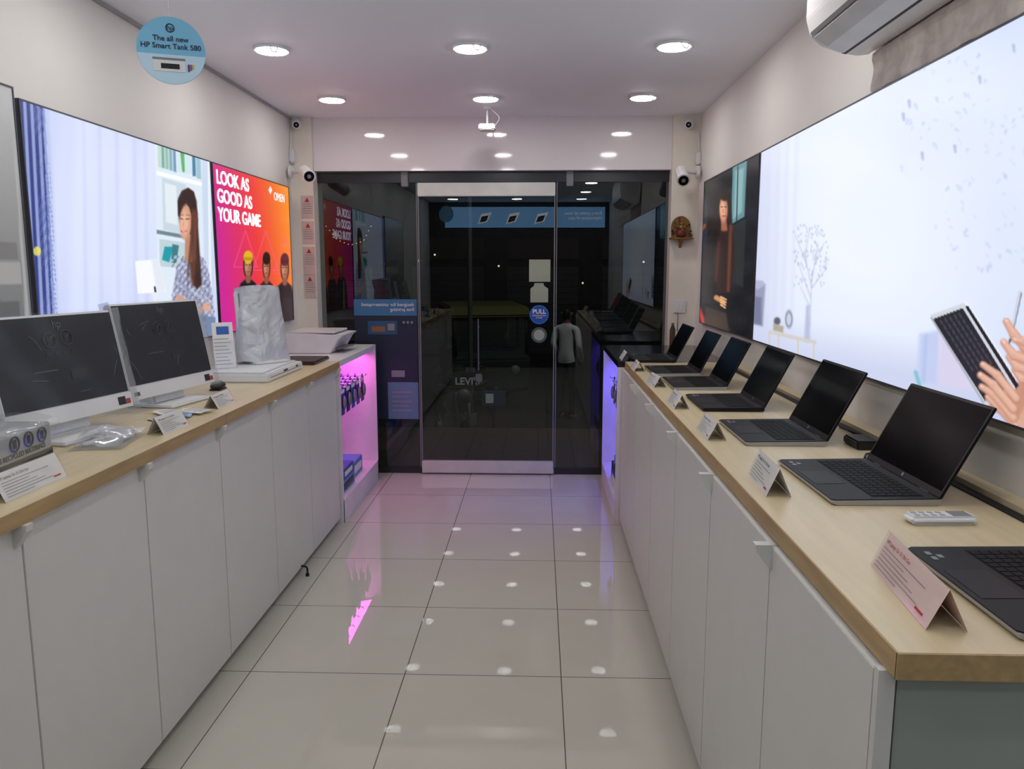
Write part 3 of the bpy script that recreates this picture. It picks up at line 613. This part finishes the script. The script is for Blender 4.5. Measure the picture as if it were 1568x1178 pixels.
# ------------------------------------------------------------------ air conditioner
b = B('air_conditioner'); ACM = mat('ac_white', (226, 224, 222), .3, var=.01)
prof = [(XR-.002, 2.56), (.93, 2.56), (.895, 2.54), (.885, 2.48), (.885, 2.36), (.90, 2.31), (.94, 2.275), (1.0, 2.255), (1.06, 2.245), (XR-.02, 2.25)]
b.prism(prof, 'y', 1.85, 2.78, ACM, bev=.004)
b.prism([(.905, 2.300), (.945, 2.270), (1.0, 2.25), (.998, 2.243), (.942, 2.262), (.900, 2.292)], 'y', 1.90, 2.73, mat('ac_louver', (206, 206, 206), .35))
b.prism([(1.0, 2.252), (1.012, 2.248), (1.012, 2.244), (1.0, 2.246)], 'y', 1.88, 2.75, BLK); b.prism([(.897, 2.315), (.903, 2.303), (.899, 2.300), (.893, 2.313)], 'y', 1.88, 2.75, GPLA)
b.prism([(.945, 2.271), (.950, 2.268), (.948, 2.260), (.943, 2.262)], 'y', 1.90, 2.73, INKS)
b.done()

# ------------------------------------------------------------------ hanging sign
b = B('hanging_promo_sign'); cX, cY, cZ, R = -1.07, 2.35, 2.168, .093
n = Vector((-cX*.35, -1, -.05)).normalized(); xx = Vector((0, 0, 1)).cross(n).normalized(); up = n.cross(xx)
F = frame((cX, cY, cZ), xx, up)
S1 = mat('sign_blue', (118, 184, 216), .4, var=.02); S2 = mat('sign_pale', (190, 220, 236), .4, var=.02); NAV = mat('sign_navy', (14, 30, 60), .5)
b.cyl((0, 0, -.0015), (0, 0, 0), R, S1, seg=48, M=F)
pts = [(R*.99*math.cos(a), R*.99*math.sin(a)) for a in np.linspace(math.pi+.12, 2*math.pi-.12, 24)]
b.prism(pts, 'z', 0, .0006, S2, M=F)
b.text('The all new\nHP Smart Tank 580', .0205, NAV, F@Matrix.Translation((0, .026, .001)), 'CENTER', .01)
b.torus((0, .062, .001), .011, .0014, NAV, 'z', M=F, seg=20); b.text('hp', .017, NAV, F@Matrix.Translation((0, .057, .001)), 'CENTER')
b.box((-.052, -.058, .0006), (.036, -.026, .002), WPLA, .001, M=F); b.box((-.052, -.026, .0006), (.036, -.020, .0024), GPLA, M=F); b.box((-.03, -.05, .002), (.02, -.036, .003), BLK, M=F)
for i, c_ in enumerate(((30, 60, 120), (170, 60, 110), (190, 170, 60))): b.box((.042+i*.006, -.055+i*.004, .0006), (.047+i*.006, -.035, .002), mat('ink%d' % i, c_, .4), M=F)
b.cyl((0, R*.98, 0), (.0, .435, .02), .0007, WPLA, M=F, seg=6); b.done()

# ------------------------------------------------------------------ CCTV cameras
def dome(x, y, z, d):
    b = B('security_camera'); b.cyl((x, y, z), (x, y+.03, z), .028, WPLA); b.sph((x, y-.012, z), (.034, .036, .034), WPLA)
    q = Vector((d[0], d[1], d[2])).normalized(); c = Vector((x, y-.012, z)); b.cyl(c+q*.02, c+q*.042, .024, WPLA); b.cyl(c+q*.040, c+q*.0435, .019, SCR); b.sph(c+q*.04, .009, GPLA); b.done()
dome(-1.70, 5.63, 2.545, (.25, -1, -.3)); dome(1.03, 5.63, 2.53, (-.25, -1, -.3))
def bullet(base, tip, wall, mnt):
    b = B('security_camera'); a = Vector(base); t = Vector(tip); d = (t-a).normalized()
    b.cyl(a, t, .040, WPLA, seg=24); b.cyl(t, t+d*.012, .043, WPLA, seg=24); b.cyl(t+d*.010, t+d*.014, .034, SCR, seg=24); b.cyl(t+d*.0125, t+d*.016, .013, GPLA)
    b.cyl(a-d*.012, a, .03, WPLA, r1=.04, seg=24)
    w = Vector(wall); b.tube([a+d*.02, (a+w)/2+Vector((0, 0, .0)), w], .014, WPLA, smoothn=6); q = Vector(mnt); b.cyl(w, w+q*.02, .045, WPLA, seg=24); b.done()
bullet((-1.60, 5.42, 2.20), (-1.535, 5.30, 2.155), (-1.72, 5.55, 2.21), (-1, 0, 0))
bullet((.965, 5.50, 2.20), (.96, 5.38, 2.13), (1.08, 5.58, 2.20), (1, 0, 0))
b = B('junction_box'); b.box((XL+.001, 5.60, 2.28), (XL+.035, 5.655, 2.38), WPLA, .008); b.tube([(XL+.01, 5.62, 2.38), (XL+.01, 5.63, 2.45), (XL+.012, 5.64, 2.50)], .006, WPLA, smoothn=6); b.done()
b = B('junction_box'); b.box((1.085, 5.605, 2.26), (XR-.001, 5.655, 2.34), WPLA, .006); b.tube([(XR-.01, 5.63, 2.34), (XR-.02, 5.64, 2.48)], .006, WPLA); b.done()
b = B('ceiling_spot_camera'); X = -.345
b.cyl((X, 5.35, ZC), (X, 5.35, ZC-.02), .03, WPLA); b.cyl((X, 5.35, ZC-.02), (X, 5.35, 2.49), .007, WPLA); b.box((X-.055, 5.29, 2.445), (X+.055, 5.39, 2.485), WPLA, .008); b.box((X-.03, 5.285, 2.45), (X+.03, 5.291, 2.475), mat('warm_led', (255, 240, 200), .4, emit=1.5)); b.tube([(X+.05, 5.35, 2.48), (X+.08, 5.35, 2.53), (X+.03, 5.35, 2.58)], .003, WPLA, smoothn=5); b.done()

b = B('wall_notice')
for z0, z1 in ((1.90, 2.06), (1.72, 1.88), (1.50, 1.70), (1.33, 1.50)):
    b.box((-1.70, 5.655, z0+.004), (-1.615, 5.66, z1), mat('notice', (196, 178, 174), .6)); b.prism([(-1.675, z1-.045), (-1.64, z1-.045), (-1.6575, z1-.012)], 'y', 5.654, 5.655, INKR)
    for i in range(5): b.box((-1.69, 5.654, z1-.060-i*.016), (-1.63+.004*(i % 3), 5.655, z1-.056-i*.016), INKS)
b.done()
GOLD = mat('gold', (140, 104, 56), .35, .6, var=.3, scale=60); FL = mat('flower_red', (116, 40, 36), .6, var=.3, scale=80); GRN = mat('leaf', (60, 84, 46), .6, var=.3, scale=80)
b = B('wall_shrine'); sx, sy, sz = 1.0, 5.658, 1.76
b.box((sx-.08, sy-.09, sz-.012), (sx+.08, sy, sz), GOLD, .003); b.prism([(sy, sz-.012), (sy-.07, sz-.012), (sy, sz-.07)], 'x', sx-.01, sx+.01, GOLD)
pts = [(sx-.065, sz)]+[(sx+.068*math.cos(a), sz+.075+.075*math.sin(a)) for a in np.linspace(math.pi, 0, 14)]+[(sx+.065, sz)]
b.prism(pts, 'y', sy-.02, sy-.006, GOLD)
b.sph((sx, sy-.045, sz+.03), (.034, .026, .03), FL); b.sph((sx, sy-.047, sz+.07), (.02, .018, .02), GOLD); b.sph((sx, sy-.045, sz+.095), (.014, .014, .012), GOLD); b.sph((sx-.022, sy-.045, sz+.07), (.012, .005, .014), GOLD); b.sph((sx+.022, sy-.045, sz+.07), (.012, .005, .014), GOLD)
b.tube([(sx, sy-.064, sz+.068), (sx+.004, sy-.072, sz+.05), (sx+.014, sy-.07, sz+.04)], .005, GOLD, smoothn=4)
for i in range(22):
    a = random.random()*PI; b.sph((sx+.07*math.cos(a), sy-.03-.03*random.random(), sz+.01+.065*math.sin(a)*random.random()*2), .008, (FL, GRN, BPLA)[i % 3], seg=8)
b.done()
b = B('wall_switch'); b.box((.965, 5.648, 1.23), (1.055, 5.659, 1.32), WPLA, .003); b.box((.985, 5.643, 1.25), (1.0, 5.65, 1.3), PAPER, .002); b.box((1.015, 5.643, 1.25), (1.03, 5.65, 1.3), PAPER, .002)
b.tube([(1.0, 5.655, 1.23), (1.0, 5.655, 1.1)], .003, GPLA); b.done()
b = B('spray_bottle'); b.cyl((.95, 5.56, CT), (.95, 5.56, CT+.12), .02, mat('bottle_brown', (90, 60, 40), .3), seg=16); b.cyl((.95, 5.56, CT+.12), (.95, 5.56, CT+.15), .018, BPLA, r1=.008, seg=16); b.cyl((.95, 5.56, CT+.15), (.95, 5.56, CT+.165), .01, GOLD, seg=12); b.done()

# ------------------------------------------------------------------ all in one computers
def aio(X, Y, rz, wd=.53, hgt=.365, chin=.055, zb=1.06):
    b = B('all_in_one_computer'); M = TR(X, Y, CT+.0005, rz)
    T = M@Matrix.Translation((0, 0, zb-CT))@Matrix.Rotation(math.radians(-11), 4, 'Y')
    h = wd/2
    b.box((-.03, -h, 0), (0, h, hgt), WPLA, .006, M=T); b.box((-.002, -h+.01, chin), (.002, h-.01, hgt-.008), mat('aio_screen', (34, 36, 44), .4, var=.06, spec=.2), M=T)
    b.box((0, -h+.002, .0), (.003, h-.002, chin-.003), WPLA, .001, M=T)
    b.box((-.075, -.10, -.04), (-.035, .10, .20), WPLA, .01, M=T)
    b.box((-.16, -.13, 0), (.07, .13, .012), WPLA, .005, M=M); b.prism([(-.13, .012), (-.05, .012), (-.025, .12), (-.07, .12)], 'y', -.06, .06, WPLA, M=M)
    G = mat('print_grey', (12, 13, 16), .5); G2 = mat('print_grey2', (78, 80, 88), .5)
    for k_, (dy, dz) in enumerate(((-.035, .26), (.035, .265))):
        b.torus((.004, dy, dz), .024, .0026, G, 'x', M=T, seg=24); b.box((.003, dy-.009, dz-.013), (.0045, dy+.009, dz+.013), G, M=T); b.tube([(.0045, dy-.017, dz-.017), (.0045, dy+.017, dz+.017)], .002, G, M=T)
    for i in range(4): b.box((.003, -.06+i*.035, .212), (.0045, -.045+i*.035, .224), G, M=T)
    b.box((.003, .02, .13), (.0045, .09, .16), G, M=T); b.box((.003, -.12, .165), (.0045, -.03, .168), G2, M=T)
    b.text('hp', .036, G2, T@frame((.004, -.01, hgt-.045), (0, 1, 0), (0, 0, 1)))
    b.box((.003, h-.07, .012), (.0045, h-.035, .04), BPLA, M=T); b.box((.003, h-.032, .012), (.0045, h-.012, .03), INKR, M=T); b.box((.003, -h+.02, .015), (.0045, -h+.05, .03), G2, M=T)
    def fn(u, v): return (.012+.005*math.sin(v*7+u*9)*math.sin(u*8+1), -h-.010+u*(wd+.02), -.008+v*(hgt+.014))
    b.crumple(fn, 40, 30, PFILM, M=T, amp=.004, fr=7, seed=X*3+Y, smooth=True)
    CR = mat('film_crease', (120, 124, 134), .3, spec=.6)
    rr = random.Random(int(Y*100))
    for i in range(5):
        y0 = -h+.03+rr.random()*(wd-.06); z0 = chin+.02+rr.random()*(hgt-chin-.06); dy = (rr.random()-.5)*.12; dz = (rr.random()-.3)*.12
        b.tube([(.019, y0, z0), (.020, y0+dy*.5, z0+dz*.6), (.019, max(-h+.01, min(h-.01, y0+dy)), min(hgt-.01, z0+dz))], .0005, CR, M=T, seg=4, smoothn=5)
    b.crumple(lambda u, v: (-.035+.045*u, -h-.010, -.01+v*(hgt+.018)), 4, 24, BAG, M=T, amp=.005, fr=14, seed=Y)
    b.crumple(lambda u, v: (-.035+.045*u, h+.012+.01*u, -.01+v*(hgt+.018)), 4, 24, BAG, M=T, amp=.006, fr=14, seed=Y+4)
    b.done()
aio(-1.49, 2.43, math.radians(-11), hgt=.345); aio(-1.47, 3.09, math.radians(-10), wd=.54, hgt=.368, zb=1.05)

b = B('wrapped_keyboard_box'); M = TR(-1.50, 1.97, CT, math.radians(4)); KB = mat('recycled_box', (168, 172, 172), .5, var=.06)
b.box((-.10, -.26, .004), (.10, .20, .105), KB, .004, M=M); b.box((.10, -.26, .006), (.1015, .20, .030), BPLA, M=M)
for i in range(3):
    b.torus((.102, .02+i*.065, .076), .02, .0026, BLK, 'x', M=M, seg=20); b.box((.1015, .013+i*.065, .064), (.103, .027+i*.065, .088), BLK, M=M)
b.text('CONTAINS RECYCLED MATERIALS', .0195, BLK, M@frame((.1015, -.14, .038), (0, 1, 0), (0, 0, 1)), bold=.02)
def wrap(u, v):
    a = u*2*PI; cx, cz = .115*math.copysign(abs(math.cos(a))**.5, math.cos(a)), .060*math.copysign(abs(math.sin(a))**.5, math.sin(a)); return (cx, -.28+v*.51, max(.009, .064+cz))
b.crumple(wrap, 36, 36, film('box_wrap', .14, bump=.4, rough=.15, white=.10, scale=8), M=M, amp=.006, fr=14, seed=2, smooth=True); b.done()
b = B('plastic_bag'); M = TR(-1.355, 2.37, CT, math.radians(10))
b.crumple(lambda u, v: (-.075+.15*u, -.12+.24*v, .024+.026*math.sin(u*PI)*math.sin(v*PI)), 40, 50, BAG, M=M, amp=.020, fr=16, seed=5)
b.crumple(lambda u, v: (-.075+.15*u, -.12+.24*v, .004), 10, 10, BAG, M=M, amp=.002, fr=10)
b.tube([(-.05, -.08, .012), (.0, -.03, .018), (.05, .04, .016), (-.03, .07, .018), (-.05, 0, .02), (.04, -.05, .02)], .005, WPLA, M=M, smoothn=8); b.box((-.02, .03, .006), (.05, .1, .03), WPLA, .004, M=M); b.done()
b = B('leaflet_stack')
for i in range(5):
    M = TR(-1.35+.012*i*(-1)**i, 2.75+.03*i, CT+.001+.002*i, .5*i-.7)
    b.crumple(lambda u, v: (-.04+.08*u, -.06+.12*v, .001+.004*math.sin(u*3)), 6, 8, PAPER if i != 2 else mat('leaflet_blue', (150, 180, 210), .5), M=M, amp=.0008)
    for k_ in range(4): b.box((-.03, -.045+k_*.022, .006), (.025, -.042+k_*.022, .0065), INKS, M=M)
b.done()
b = B('computer_mouse'); b.sph((-1.45, 3.45, CT+.019), (.03, .055, .018), BPLA); b.sph((-1.45, 3.48, CT+.034), (.003, .01, .004), GPLA); b.box((-1.475, 3.41, CT+.001), (-1.425, 3.49, CT+.008), BPLA, .002); b.done()
b = B('document_scanner'); b.box((-1.68, 3.66, CT+.0005), (-1.295, 4.22, CT+.042), WPLA, .006); b.box((-1.66, 3.68, CT+.042), (-1.325, 4.20, CT+.049), WPLA, .003)
b.box((-1.296, 3.70, CT+.020), (-1.2935, 4.18, CT+.023), GPLA); b.box((-1.296, 3.9, CT+.026), (-1.293, 3.96, CT+.034), BPLA); b.box((-1.296, 4.1, CT+.026), (-1.293, 4.13, CT+.034), BPLA); b.done()
b = B('wrapped_display'); M = TR(-1.44, 4.08, CT+.050, math.radians(-38))
T = M@Matrix.Rotation(math.radians(-6), 4, 'Y')
b.box((-.05, -.13, .03), (-.02, .12, .38), WPLA, .006, M=T); b.box((-.021, -.12, .05), (-.018, .11, .37), GPLA, M=T); b.box((-.10, -.10, 0), (.06, .10, .012), WPLA, .004, M=M); b.box((-.07, -.03, .01), (-.04, .03, .2), WPLA, .004, M=M)
def wr(u, v):
    a = u*2*PI; w_ = .150-.035*v; return (-.03+.055*math.copysign(abs(math.cos(a))**.6, math.cos(a)), w_*math.copysign(abs(math.sin(a))**.7, math.sin(a)), .008+v*.395)
b.crumple(wr, 60, 50, FOAM, M=T, amp=.012, fr=11, seed=3)
b.crumple(lambda u, v: (-.08+.1*u, (-.115+.23*v), .402), 6, 12, FOAM, M=T, amp=.01, fr=20); b.done()
b = B('brochure_stand'); M = TR(-1.56, 3.82, CT+.050, math.radians(-55)); T = M@Matrix.Rotation(math.radians(-10), 4, 'Y')
b.box((-.002, -.05, 0), (.002, .05, .23), PAPER, M=T); b.box((.002, -.03, .17), (.003, .03, .21), BLUE, M=T)
for i in range(8): b.box((.002, -.045, .02+i*.018), (.003, .035-.01*(i % 3), .023+i*.018), INKS, M=T)
b.box((-.05, -.055, 0), (.02, .055, .006), ACRY, M=M); b.quad([(.006, -.052, 0), (.006, .052, 0), (-.02, .052, .14), (-.02, -.052, .14)], ACRY, M=M); b.done()
b = B('closed_laptop'); b.box((-1.50, 4.36, CT+.001), (-1.27, 4.68, CT+.017), mat('brown_lid', (60, 44, 42), .35, .2), .004); b.box((-1.50, 4.37, CT+.017), (-1.275, 4.67, CT+.020), BPLA, .001); b.done()
b = B('printer'); pm = mat('printer_white', (216, 214, 217), .35)
b.prism([(-1.64, CT+.001), (-1.34, CT+.001), (-1.28, CT+.10), (-1.25, CT+.12), (-1.64, CT+.135)], 'y', 4.95, 5.36, pm, bev=.006)
b.box((-1.62, 4.98, CT+.13), (-1.31, 5.33, CT+.143), WPLA, .006); b.prism([(-1.345, CT+.02), (-1.25, CT+.03), (-1.245, CT+.036), (-1.345, CT+.03)], 'y', 5.03, 5.29, GPLA); b.prism([(-1.325, CT+.04), (-1.298, CT+.085), (-1.292, CT+.083), (-1.32, CT+.04)], 'y', 5.01, 5.31, BPLA); b.done()
b = B('door_stopper'); b.tube([(-1.20, 3.76, .045), (-1.17, 3.75, .04), (-1.165, 3.74, .008)], .005, BLK, smoothn=5); b.cyl((-1.165, 3.74, .0), (-1.165, 3.74, .014), .009, BLK, seg=12); b.done()

# ------------------------------------------------------------------ back-of-shop banner (seen mirrored in the glass)
BAN = mat('banner_print', (110, 156, 200), .4, emit=2.6, var=.03)
BW = mat('banner_white', (235, 238, 244), .4, emit=2.0, var=0)
b = B('lit_banner'); b.box((-1.5, YB, 2.20), (1.05, YB+.04, 2.52), BAN)
F = frame((1.0, YB+.042, 2.40), (-1, 0, 0), (0, 0, 1)); b.text('Every point of view,\nimpressive of you', .075, BW, F)
for i, xx in enumerate((.1, -.35, -.8)):
    b.prism([(xx-.18, 2.25), (xx-.02, 2.29), (xx+.05, 2.44), (xx-.12, 2.41)], 'y', YB+.04, YB+.044, BW); b.prism([(xx-.15, 2.275), (xx-.04, 2.30), (xx+.0, 2.39), (xx-.11, 2.37)], 'y', YB+.044, YB+.046, BPLA); b.box((xx-.1, YB+.046, 2.31), (xx-.05, YB+.048, 2.35), MC['orangeish'])
b.done()
b = B('back_cabinet'); b.box((-1.2, YB+.002, 0), (.9, YB+.45, .95), mat('dark_wood', (48, 38, 32), .5), .004); b.box((-1.22, YB+.002, .95), (.92, YB+.48, .98), MC['dark_wood'])
for i in range(4): b.box((-1.18+i*.52, YB+.45, .06), (-.68+i*.52, YB+.465, .9), MC['dark_wood'], .003)
b.done()

# ------------------------------------------------------------------ outside
PAVE = tiles('pavement', (92, 78, 66), (46, 40, 35), .3, 0, 6, .5, .012)
B('pavement_outside').box((-4, YG+.13, -.12), (4, 7.6, -.02), PAVE).done()
B('street_outside').box((-9, 7.61, -.9), (9, 22, -.7), mat('asphalt', (52, 52, 52), .8, var=.3, scale=10)).done()
fac = mat('facade_dark', (40, 42, 44), .7, var=.4, scale=2)
b = B('building_outside'); b.box((-9, 20, -.7), (9, 20.4, 7), fac)
for i in range(7):
    b.box((-8+i*2.4, 19.9, -.6), (-6.2+i*2.4, 20, 1.6), mat('shutter', (70, 74, 76), .5, var=.3, scale=6, stretch=(1, 1, 20))); b.box((-8+i*2.4, 19.85, 1.8), (-6.2+i*2.4, 20, 2.3), mat('fascia%d' % (i % 3), [(60, 30, 30), (30, 40, 70), (50, 50, 40)][i % 3], .5))
    for k_ in range(14): b.box((-8+i*2.4, 19.88, -.55+k_*.15), (-6.2+i*2.4, 19.9, -.54+k_*.15), BLK)
b.done()
SHL = mat('shop_bulb', (255, 246, 220), .4, emit=1.6, var=0)
b = B('street_bulbs')
for (bx_, bz_) in ((-3.0, 1.75), (-2.6, 1.9), (2.6, 1.72), (1.1, 1.2), (-1.0, 1.62)): b.sph((bx_, 19.7, bz_), .025, SHL, seg=10); b.cyl((bx_, 19.7, bz_+.02), (bx_, 19.845, bz_+.2), .01, BLK, seg=6)
b.done()
SGN = mat('street_sign_white', (200, 198, 202), .5, emit=.2)
b = B('street_sign_board'); b.box((-1.12, 10.0, .02), (-.55, 10.03, .22), BLK, .004); b.text("LEVI'S", .13, SGN, frame((-1.08, 9.995, .06), (1, 0, 0), (0, 0, 1)), bold=.02); b.box((-1.1, 10.0, -.7), (-1.07, 10.03, .05), BLK); b.box((-.6, 10.0, -.7), (-.57, 10.03, .05), BLK)
b.box((-.72, 9.99, -.22), (-.42, 10.02, -.02), SB, .003); b.box((-.68, 9.985, -.18), (-.58, 9.99, -.06), SGN); b.done()
MB = mat('bike_black', (70, 70, 76), .3, .3); b = B('motorcycle'); M = TR(-1.0, 9.0, -.698, math.radians(20))
for yy in (-.62, .62): b.torus((0, yy, .30), .25, .045, BLK, 'x', M=M); b.torus((0, yy, .30), .19, .012, GPLA, 'x', M=M); b.cyl((-.05, yy, .3), (.05, yy, .3), .05, GPLA, M=M); [b.cyl((0, yy, .3), (0, yy+.19*math.cos(a), .3+.19*math.sin(a)), .005, GPLA, M=M, seg=6) for a in np.linspace(0, 2*PI, 9)[:-1]]
b.tube([(.07, -.62, .3), (.07, -.5, .62), (.06, -.42, .88)], .02, GPLA, M=M); b.tube([(-.07, -.62, .3), (-.07, -.5, .62), (-.06, -.42, .88)], .02, GPLA, M=M)
b.sph((0, -.20, .72), (.15, .27, .14), MB, M=M); b.sph((0, .25, .76), (.13, .38, .07), BPLA, M=M); b.sph((0, .62, .74), (.09, .18, .08), MB, M=M); b.sph((0, -.05, .42), (.14, .22, .18), GPLA, M=M)
b.tube([(-.34, -.30, .98), (-.15, -.40, .93), (.15, -.40, .93), (.34, -.30, .98)], .014, BLK, M=M, smoothn=5); b.sph((0, -.52, .84), (.09, .07, .09), GPLA, M=M); b.tube([(.1, 0, .3), (.12, .4, .28), (.12, .75, .36)], .035, GPLA, M=M); b.tube([(-.02, .1, .3), (-.22, .15, .02)], .012, GPLA, M=M)
for s_ in (-1, 1): b.tube([(s_*.2, -.36, .95), (s_*.24, -.34, 1.1)], .006, BLK, M=M); b.sph((s_*.25, -.34, 1.12), (.06, .012, .035), BPLA, M=M)
b.done()
YEL = mat('rickshaw_yellow', (104, 102, 58), .5); GRB = mat('rickshaw_green', (30, 50, 44), .5)
b = B('auto_rickshaw'); M = TR(-.85, 12.6, -.7, math.radians(14))
b.prism([(-.62, .38), (-.30, .28), (1.25, .28), (1.30, .95), (.25, .95), (.2, .55), (-.35, .55), (-.42, .98), (-.60, .85)], 'x', -.60, .60, GRB, M=M, bev=.03)
b.prism([(-.50, 1.52), (-.30, 1.66), (.9, 1.70), (1.28, 1.58), (1.34, 1.0), (1.22, 1.0), (1.15, 1.50), (-.42, 1.48)], 'x', -.64, .64, YEL, M=M, bev=.03)
for s_ in (-1, 1): b.tube([(s_*.56, -.50, .9), (s_*.58, -.40, 1.52)], .025, BLK, M=M); b.tube([(s_*.60, .35, .95), (s_*.60, .35, 1.52)], .025, BLK, M=M); b.torus((s_*.52, .95, .22), .17, .05, BLK, 'x', M=M); b.sph((s_*.36, -.60, .68), (.08, .05, .08), GPLA, M=M)
b.torus((0, -.62, .22), .17, .05, BLK, 'x', M=M); b.sph((0, -.60, .42), (.14, .24, .10), GRB, M=M); b.quad([(-.55, -.49, .95), (.55, -.49, .95), (.56, -.42, 1.48), (-.56, -.42, 1.48)], ACRY, M=M)
b.box((-.5, .45, .55), (.5, .9, .68), BPLA, .03, M=M); b.box((-.5, .9, .6), (.5, 1.0, 1.1), BPLA, .03, M=M); b.tube([(-.28, -.25, .98), (0, -.35, .95), (.28, -.25, .98)], .015, BLK, M=M, smoothn=4); b.done()
b = B('street_lamp_post'); b.cyl((-.98, 11.2, -.7), (-.98, 11.2, 4.2), .035, MC['handle_dark'], r1=.03); b.cyl((-.98, 11.2, -.7), (-.98, 11.2, -.55), .09, GPLA); b.tube([(-.98, 11.2, 4.15), (-.7, 11.0, 4.4), (-.3, 10.7, 4.45)], .025, GPLA, smoothn=5); b.box((-.45, 10.5, 4.40), (-.15, 10.8, 4.47), GPLA, .02); b.done()

def skinned(b, verts, edges, matfn, M, sub=2):
    me = bpy.data.meshes.new('s'); me.from_pydata([v[:3] for v in verts], edges, []); o = bpy.data.objects.new('s', me); sc.collection.objects.link(o)
    md = o.modifiers.new('sk', 'SKIN'); md.branch_smoothing = .6
    for i, v in enumerate(verts):
        sv = me.skin_vertices[0].data[i]; r = v[3]; sv.radius = (r, v[4] if len(v) > 4 else r); sv.use_root = (i == 0)
    ss = o.modifiers.new('ss', 'SUBSURF'); ss.levels = sub; ss.render_levels = sub
    bpy.context.view_layer.update(); m2 = bpy.data.meshes.new_from_object(o.evaluated_get(bpy.context.evaluated_depsgraph_get()))
    idx = {}
    for m in matfn(None): idx[m] = b.mi(m)
    tb = bmesh.new(); tb.from_mesh(m2)
    for f in tb.faces: f.material_index = idx[matfn(f.calc_center_median())]; f.smooth = True
    bmesh.ops.transform(tb, matrix=M, verts=tb.verts); m3 = bpy.data.meshes.new('x'); tb.to_mesh(m3); tb.free(); b.bm.from_mesh(m3)
    bpy.data.objects.remove(o); bpy.data.meshes.remove(m2); bpy.data.meshes.remove(m3)
SKN = mat('skin', (150, 100, 76), .5); HOOD = mat('hoodie_grey', (225, 225, 226), .8); TRS = mat('trousers_dark', (40, 42, 52), .8); HAIR = mat('hair_black', (16, 14, 14), .6); SHOE = mat('shoes_white', (200, 200, 200), .5)
b = B('pedestrian'); M = TR(.42, 11.6, -.7, math.radians(150))
V = [(0, 0, .92, .15, .11), (0, .01, 1.10, .135, .10), (0, .0, 1.28, .165, .11), (0, 0, 1.40, .10, .08), (0, .0, 1.47, .05, .05), (0, -.01, 1.54, .075, .085), (0, -.01, 1.62, .08, .095), (0, .0, 1.68, .05, .06),
     (.17, 0, 1.36, .06), (.22, .03, 1.12, .048), (.17, -.14, .98, .036), (.12, -.2, .96, .03), (-.17, 0, 1.36, .06), (-.23, .04, 1.12, .048), (-.20, -.10, .93, .036), (-.19, -.14, .87, .03),
     (.09, 0, .84, .085), (.10, -.03, .48, .06), (.10, .02, .10, .042), (.11, -.10, .04, .035), (-.09, 0, .84, .085), (-.11, -.01, .48, .06), (-.12, .05, .10, .042), (-.13, -.07, .04, .035)]
E = [(0, 1), (1, 2), (2, 3), (3, 4), (4, 5), (5, 6), (6, 7), (3, 8), (8, 9), (9, 10), (10, 11), (3, 12), (12, 13), (13, 14), (14, 15), (0, 16), (16, 17), (17, 18), (18, 19), (0, 20), (20, 21), (21, 22), (22, 23)]
def pm_(p):
    if p is None: return [SKN, HOOD, TRS, HAIR, SHOE]
    if p.z < .09: return SHOE
    if p.z < .88 and abs(p.x) < .175: return TRS
    if p.z > 1.62 or (p.z > 1.50 and p.y > .01): return HAIR
    if p.z > 1.45: return SKN
    if (p.x > .09 and p.y < -.155 and p.z < 1.0) or (p.x < -.14 and p.z < .92 and p.y < -.11): return SKN
    return HOOD
skinned(b, V, E, pm_, M)
for s_ in (-1, 1): b.sph((s_*.03, -.097, 1.60), (.011, .006, .008), BLK, M=M, seg=8); b.sph((s_*.082, -.005, 1.585), (.012, .02, .03), SKN, M=M, seg=8)
b.sph((0, -.108, 1.575), (.012, .016, .02), SKN, M=M, seg=8); b.sph((0, -.098, 1.54), (.022, .006, .005), FL, M=M, seg=8)
for (hx, hy, hz) in ((.11, -.21, .955), (-.185, -.145, .855)):
    for k_ in range(4): b.tube([(hx+(k_-1.5)*.016, hy, hz), (hx+(k_-1.5)*.017, hy-.025, hz-.03), (hx+(k_-1.5)*.015, hy-.02, hz-.06+.005*abs(k_-1))], .0075, SKN, M=M)
    b.tube([(hx+.03, hy+.01, hz), (hx+.045, hy-.012, hz-.028)], .008, SKN, M=M)
b.done()
FW = mat('fairy_bulb', (255, 210, 110), .4, emit=1.2, var=0); b = B('fairy_lights')
pts = [(-1.60, 5.93, 1.86), (-1.52, 5.93, 1.76), (-1.42, 5.93, 1.72), (-1.32, 5.93, 1.75), (-1.26, 5.93, 1.86)]
b.tube(pts, .0015, BLK, smoothn=8)
for i in range(14):
    t = i/13*4; k_ = min(3, int(t)); p = Vector(pts[k_]).lerp(Vector(pts[k_+1]), t-k_); b.sph(p, .004, FW, seg=8)
b.cyl((-1.60, 5.93, 1.86), (-1.60, 5.93, 2.24), .001, BLK, seg=6); b.cyl((-1.26, 5.93, 1.86), (-1.26, 5.93, 2.24), .001, BLK, seg=6); b.done()
l = bpy.data.lights.new('street_fill_light', 'AREA'); l.energy = 75; l.size = .5; l.color = (1, .95, .9)  # added lamp without a fixture, brightens the street and pedestrian
o = bpy.data.objects.new('street_fill_light', l); o.location = (1.2, 9.0, 5); o.rotation_euler = (math.radians(22), math.radians(10), 0); sc.collection.objects.link(o)

wd = bpy.data.worlds.new('night'); sc.world = wd; wd.use_nodes = True
wd.node_tree.nodes['Background'].inputs[0].default_value = (.004, .005, .009, 1); wd.node_tree.nodes['Background'].inputs[1].default_value = 1
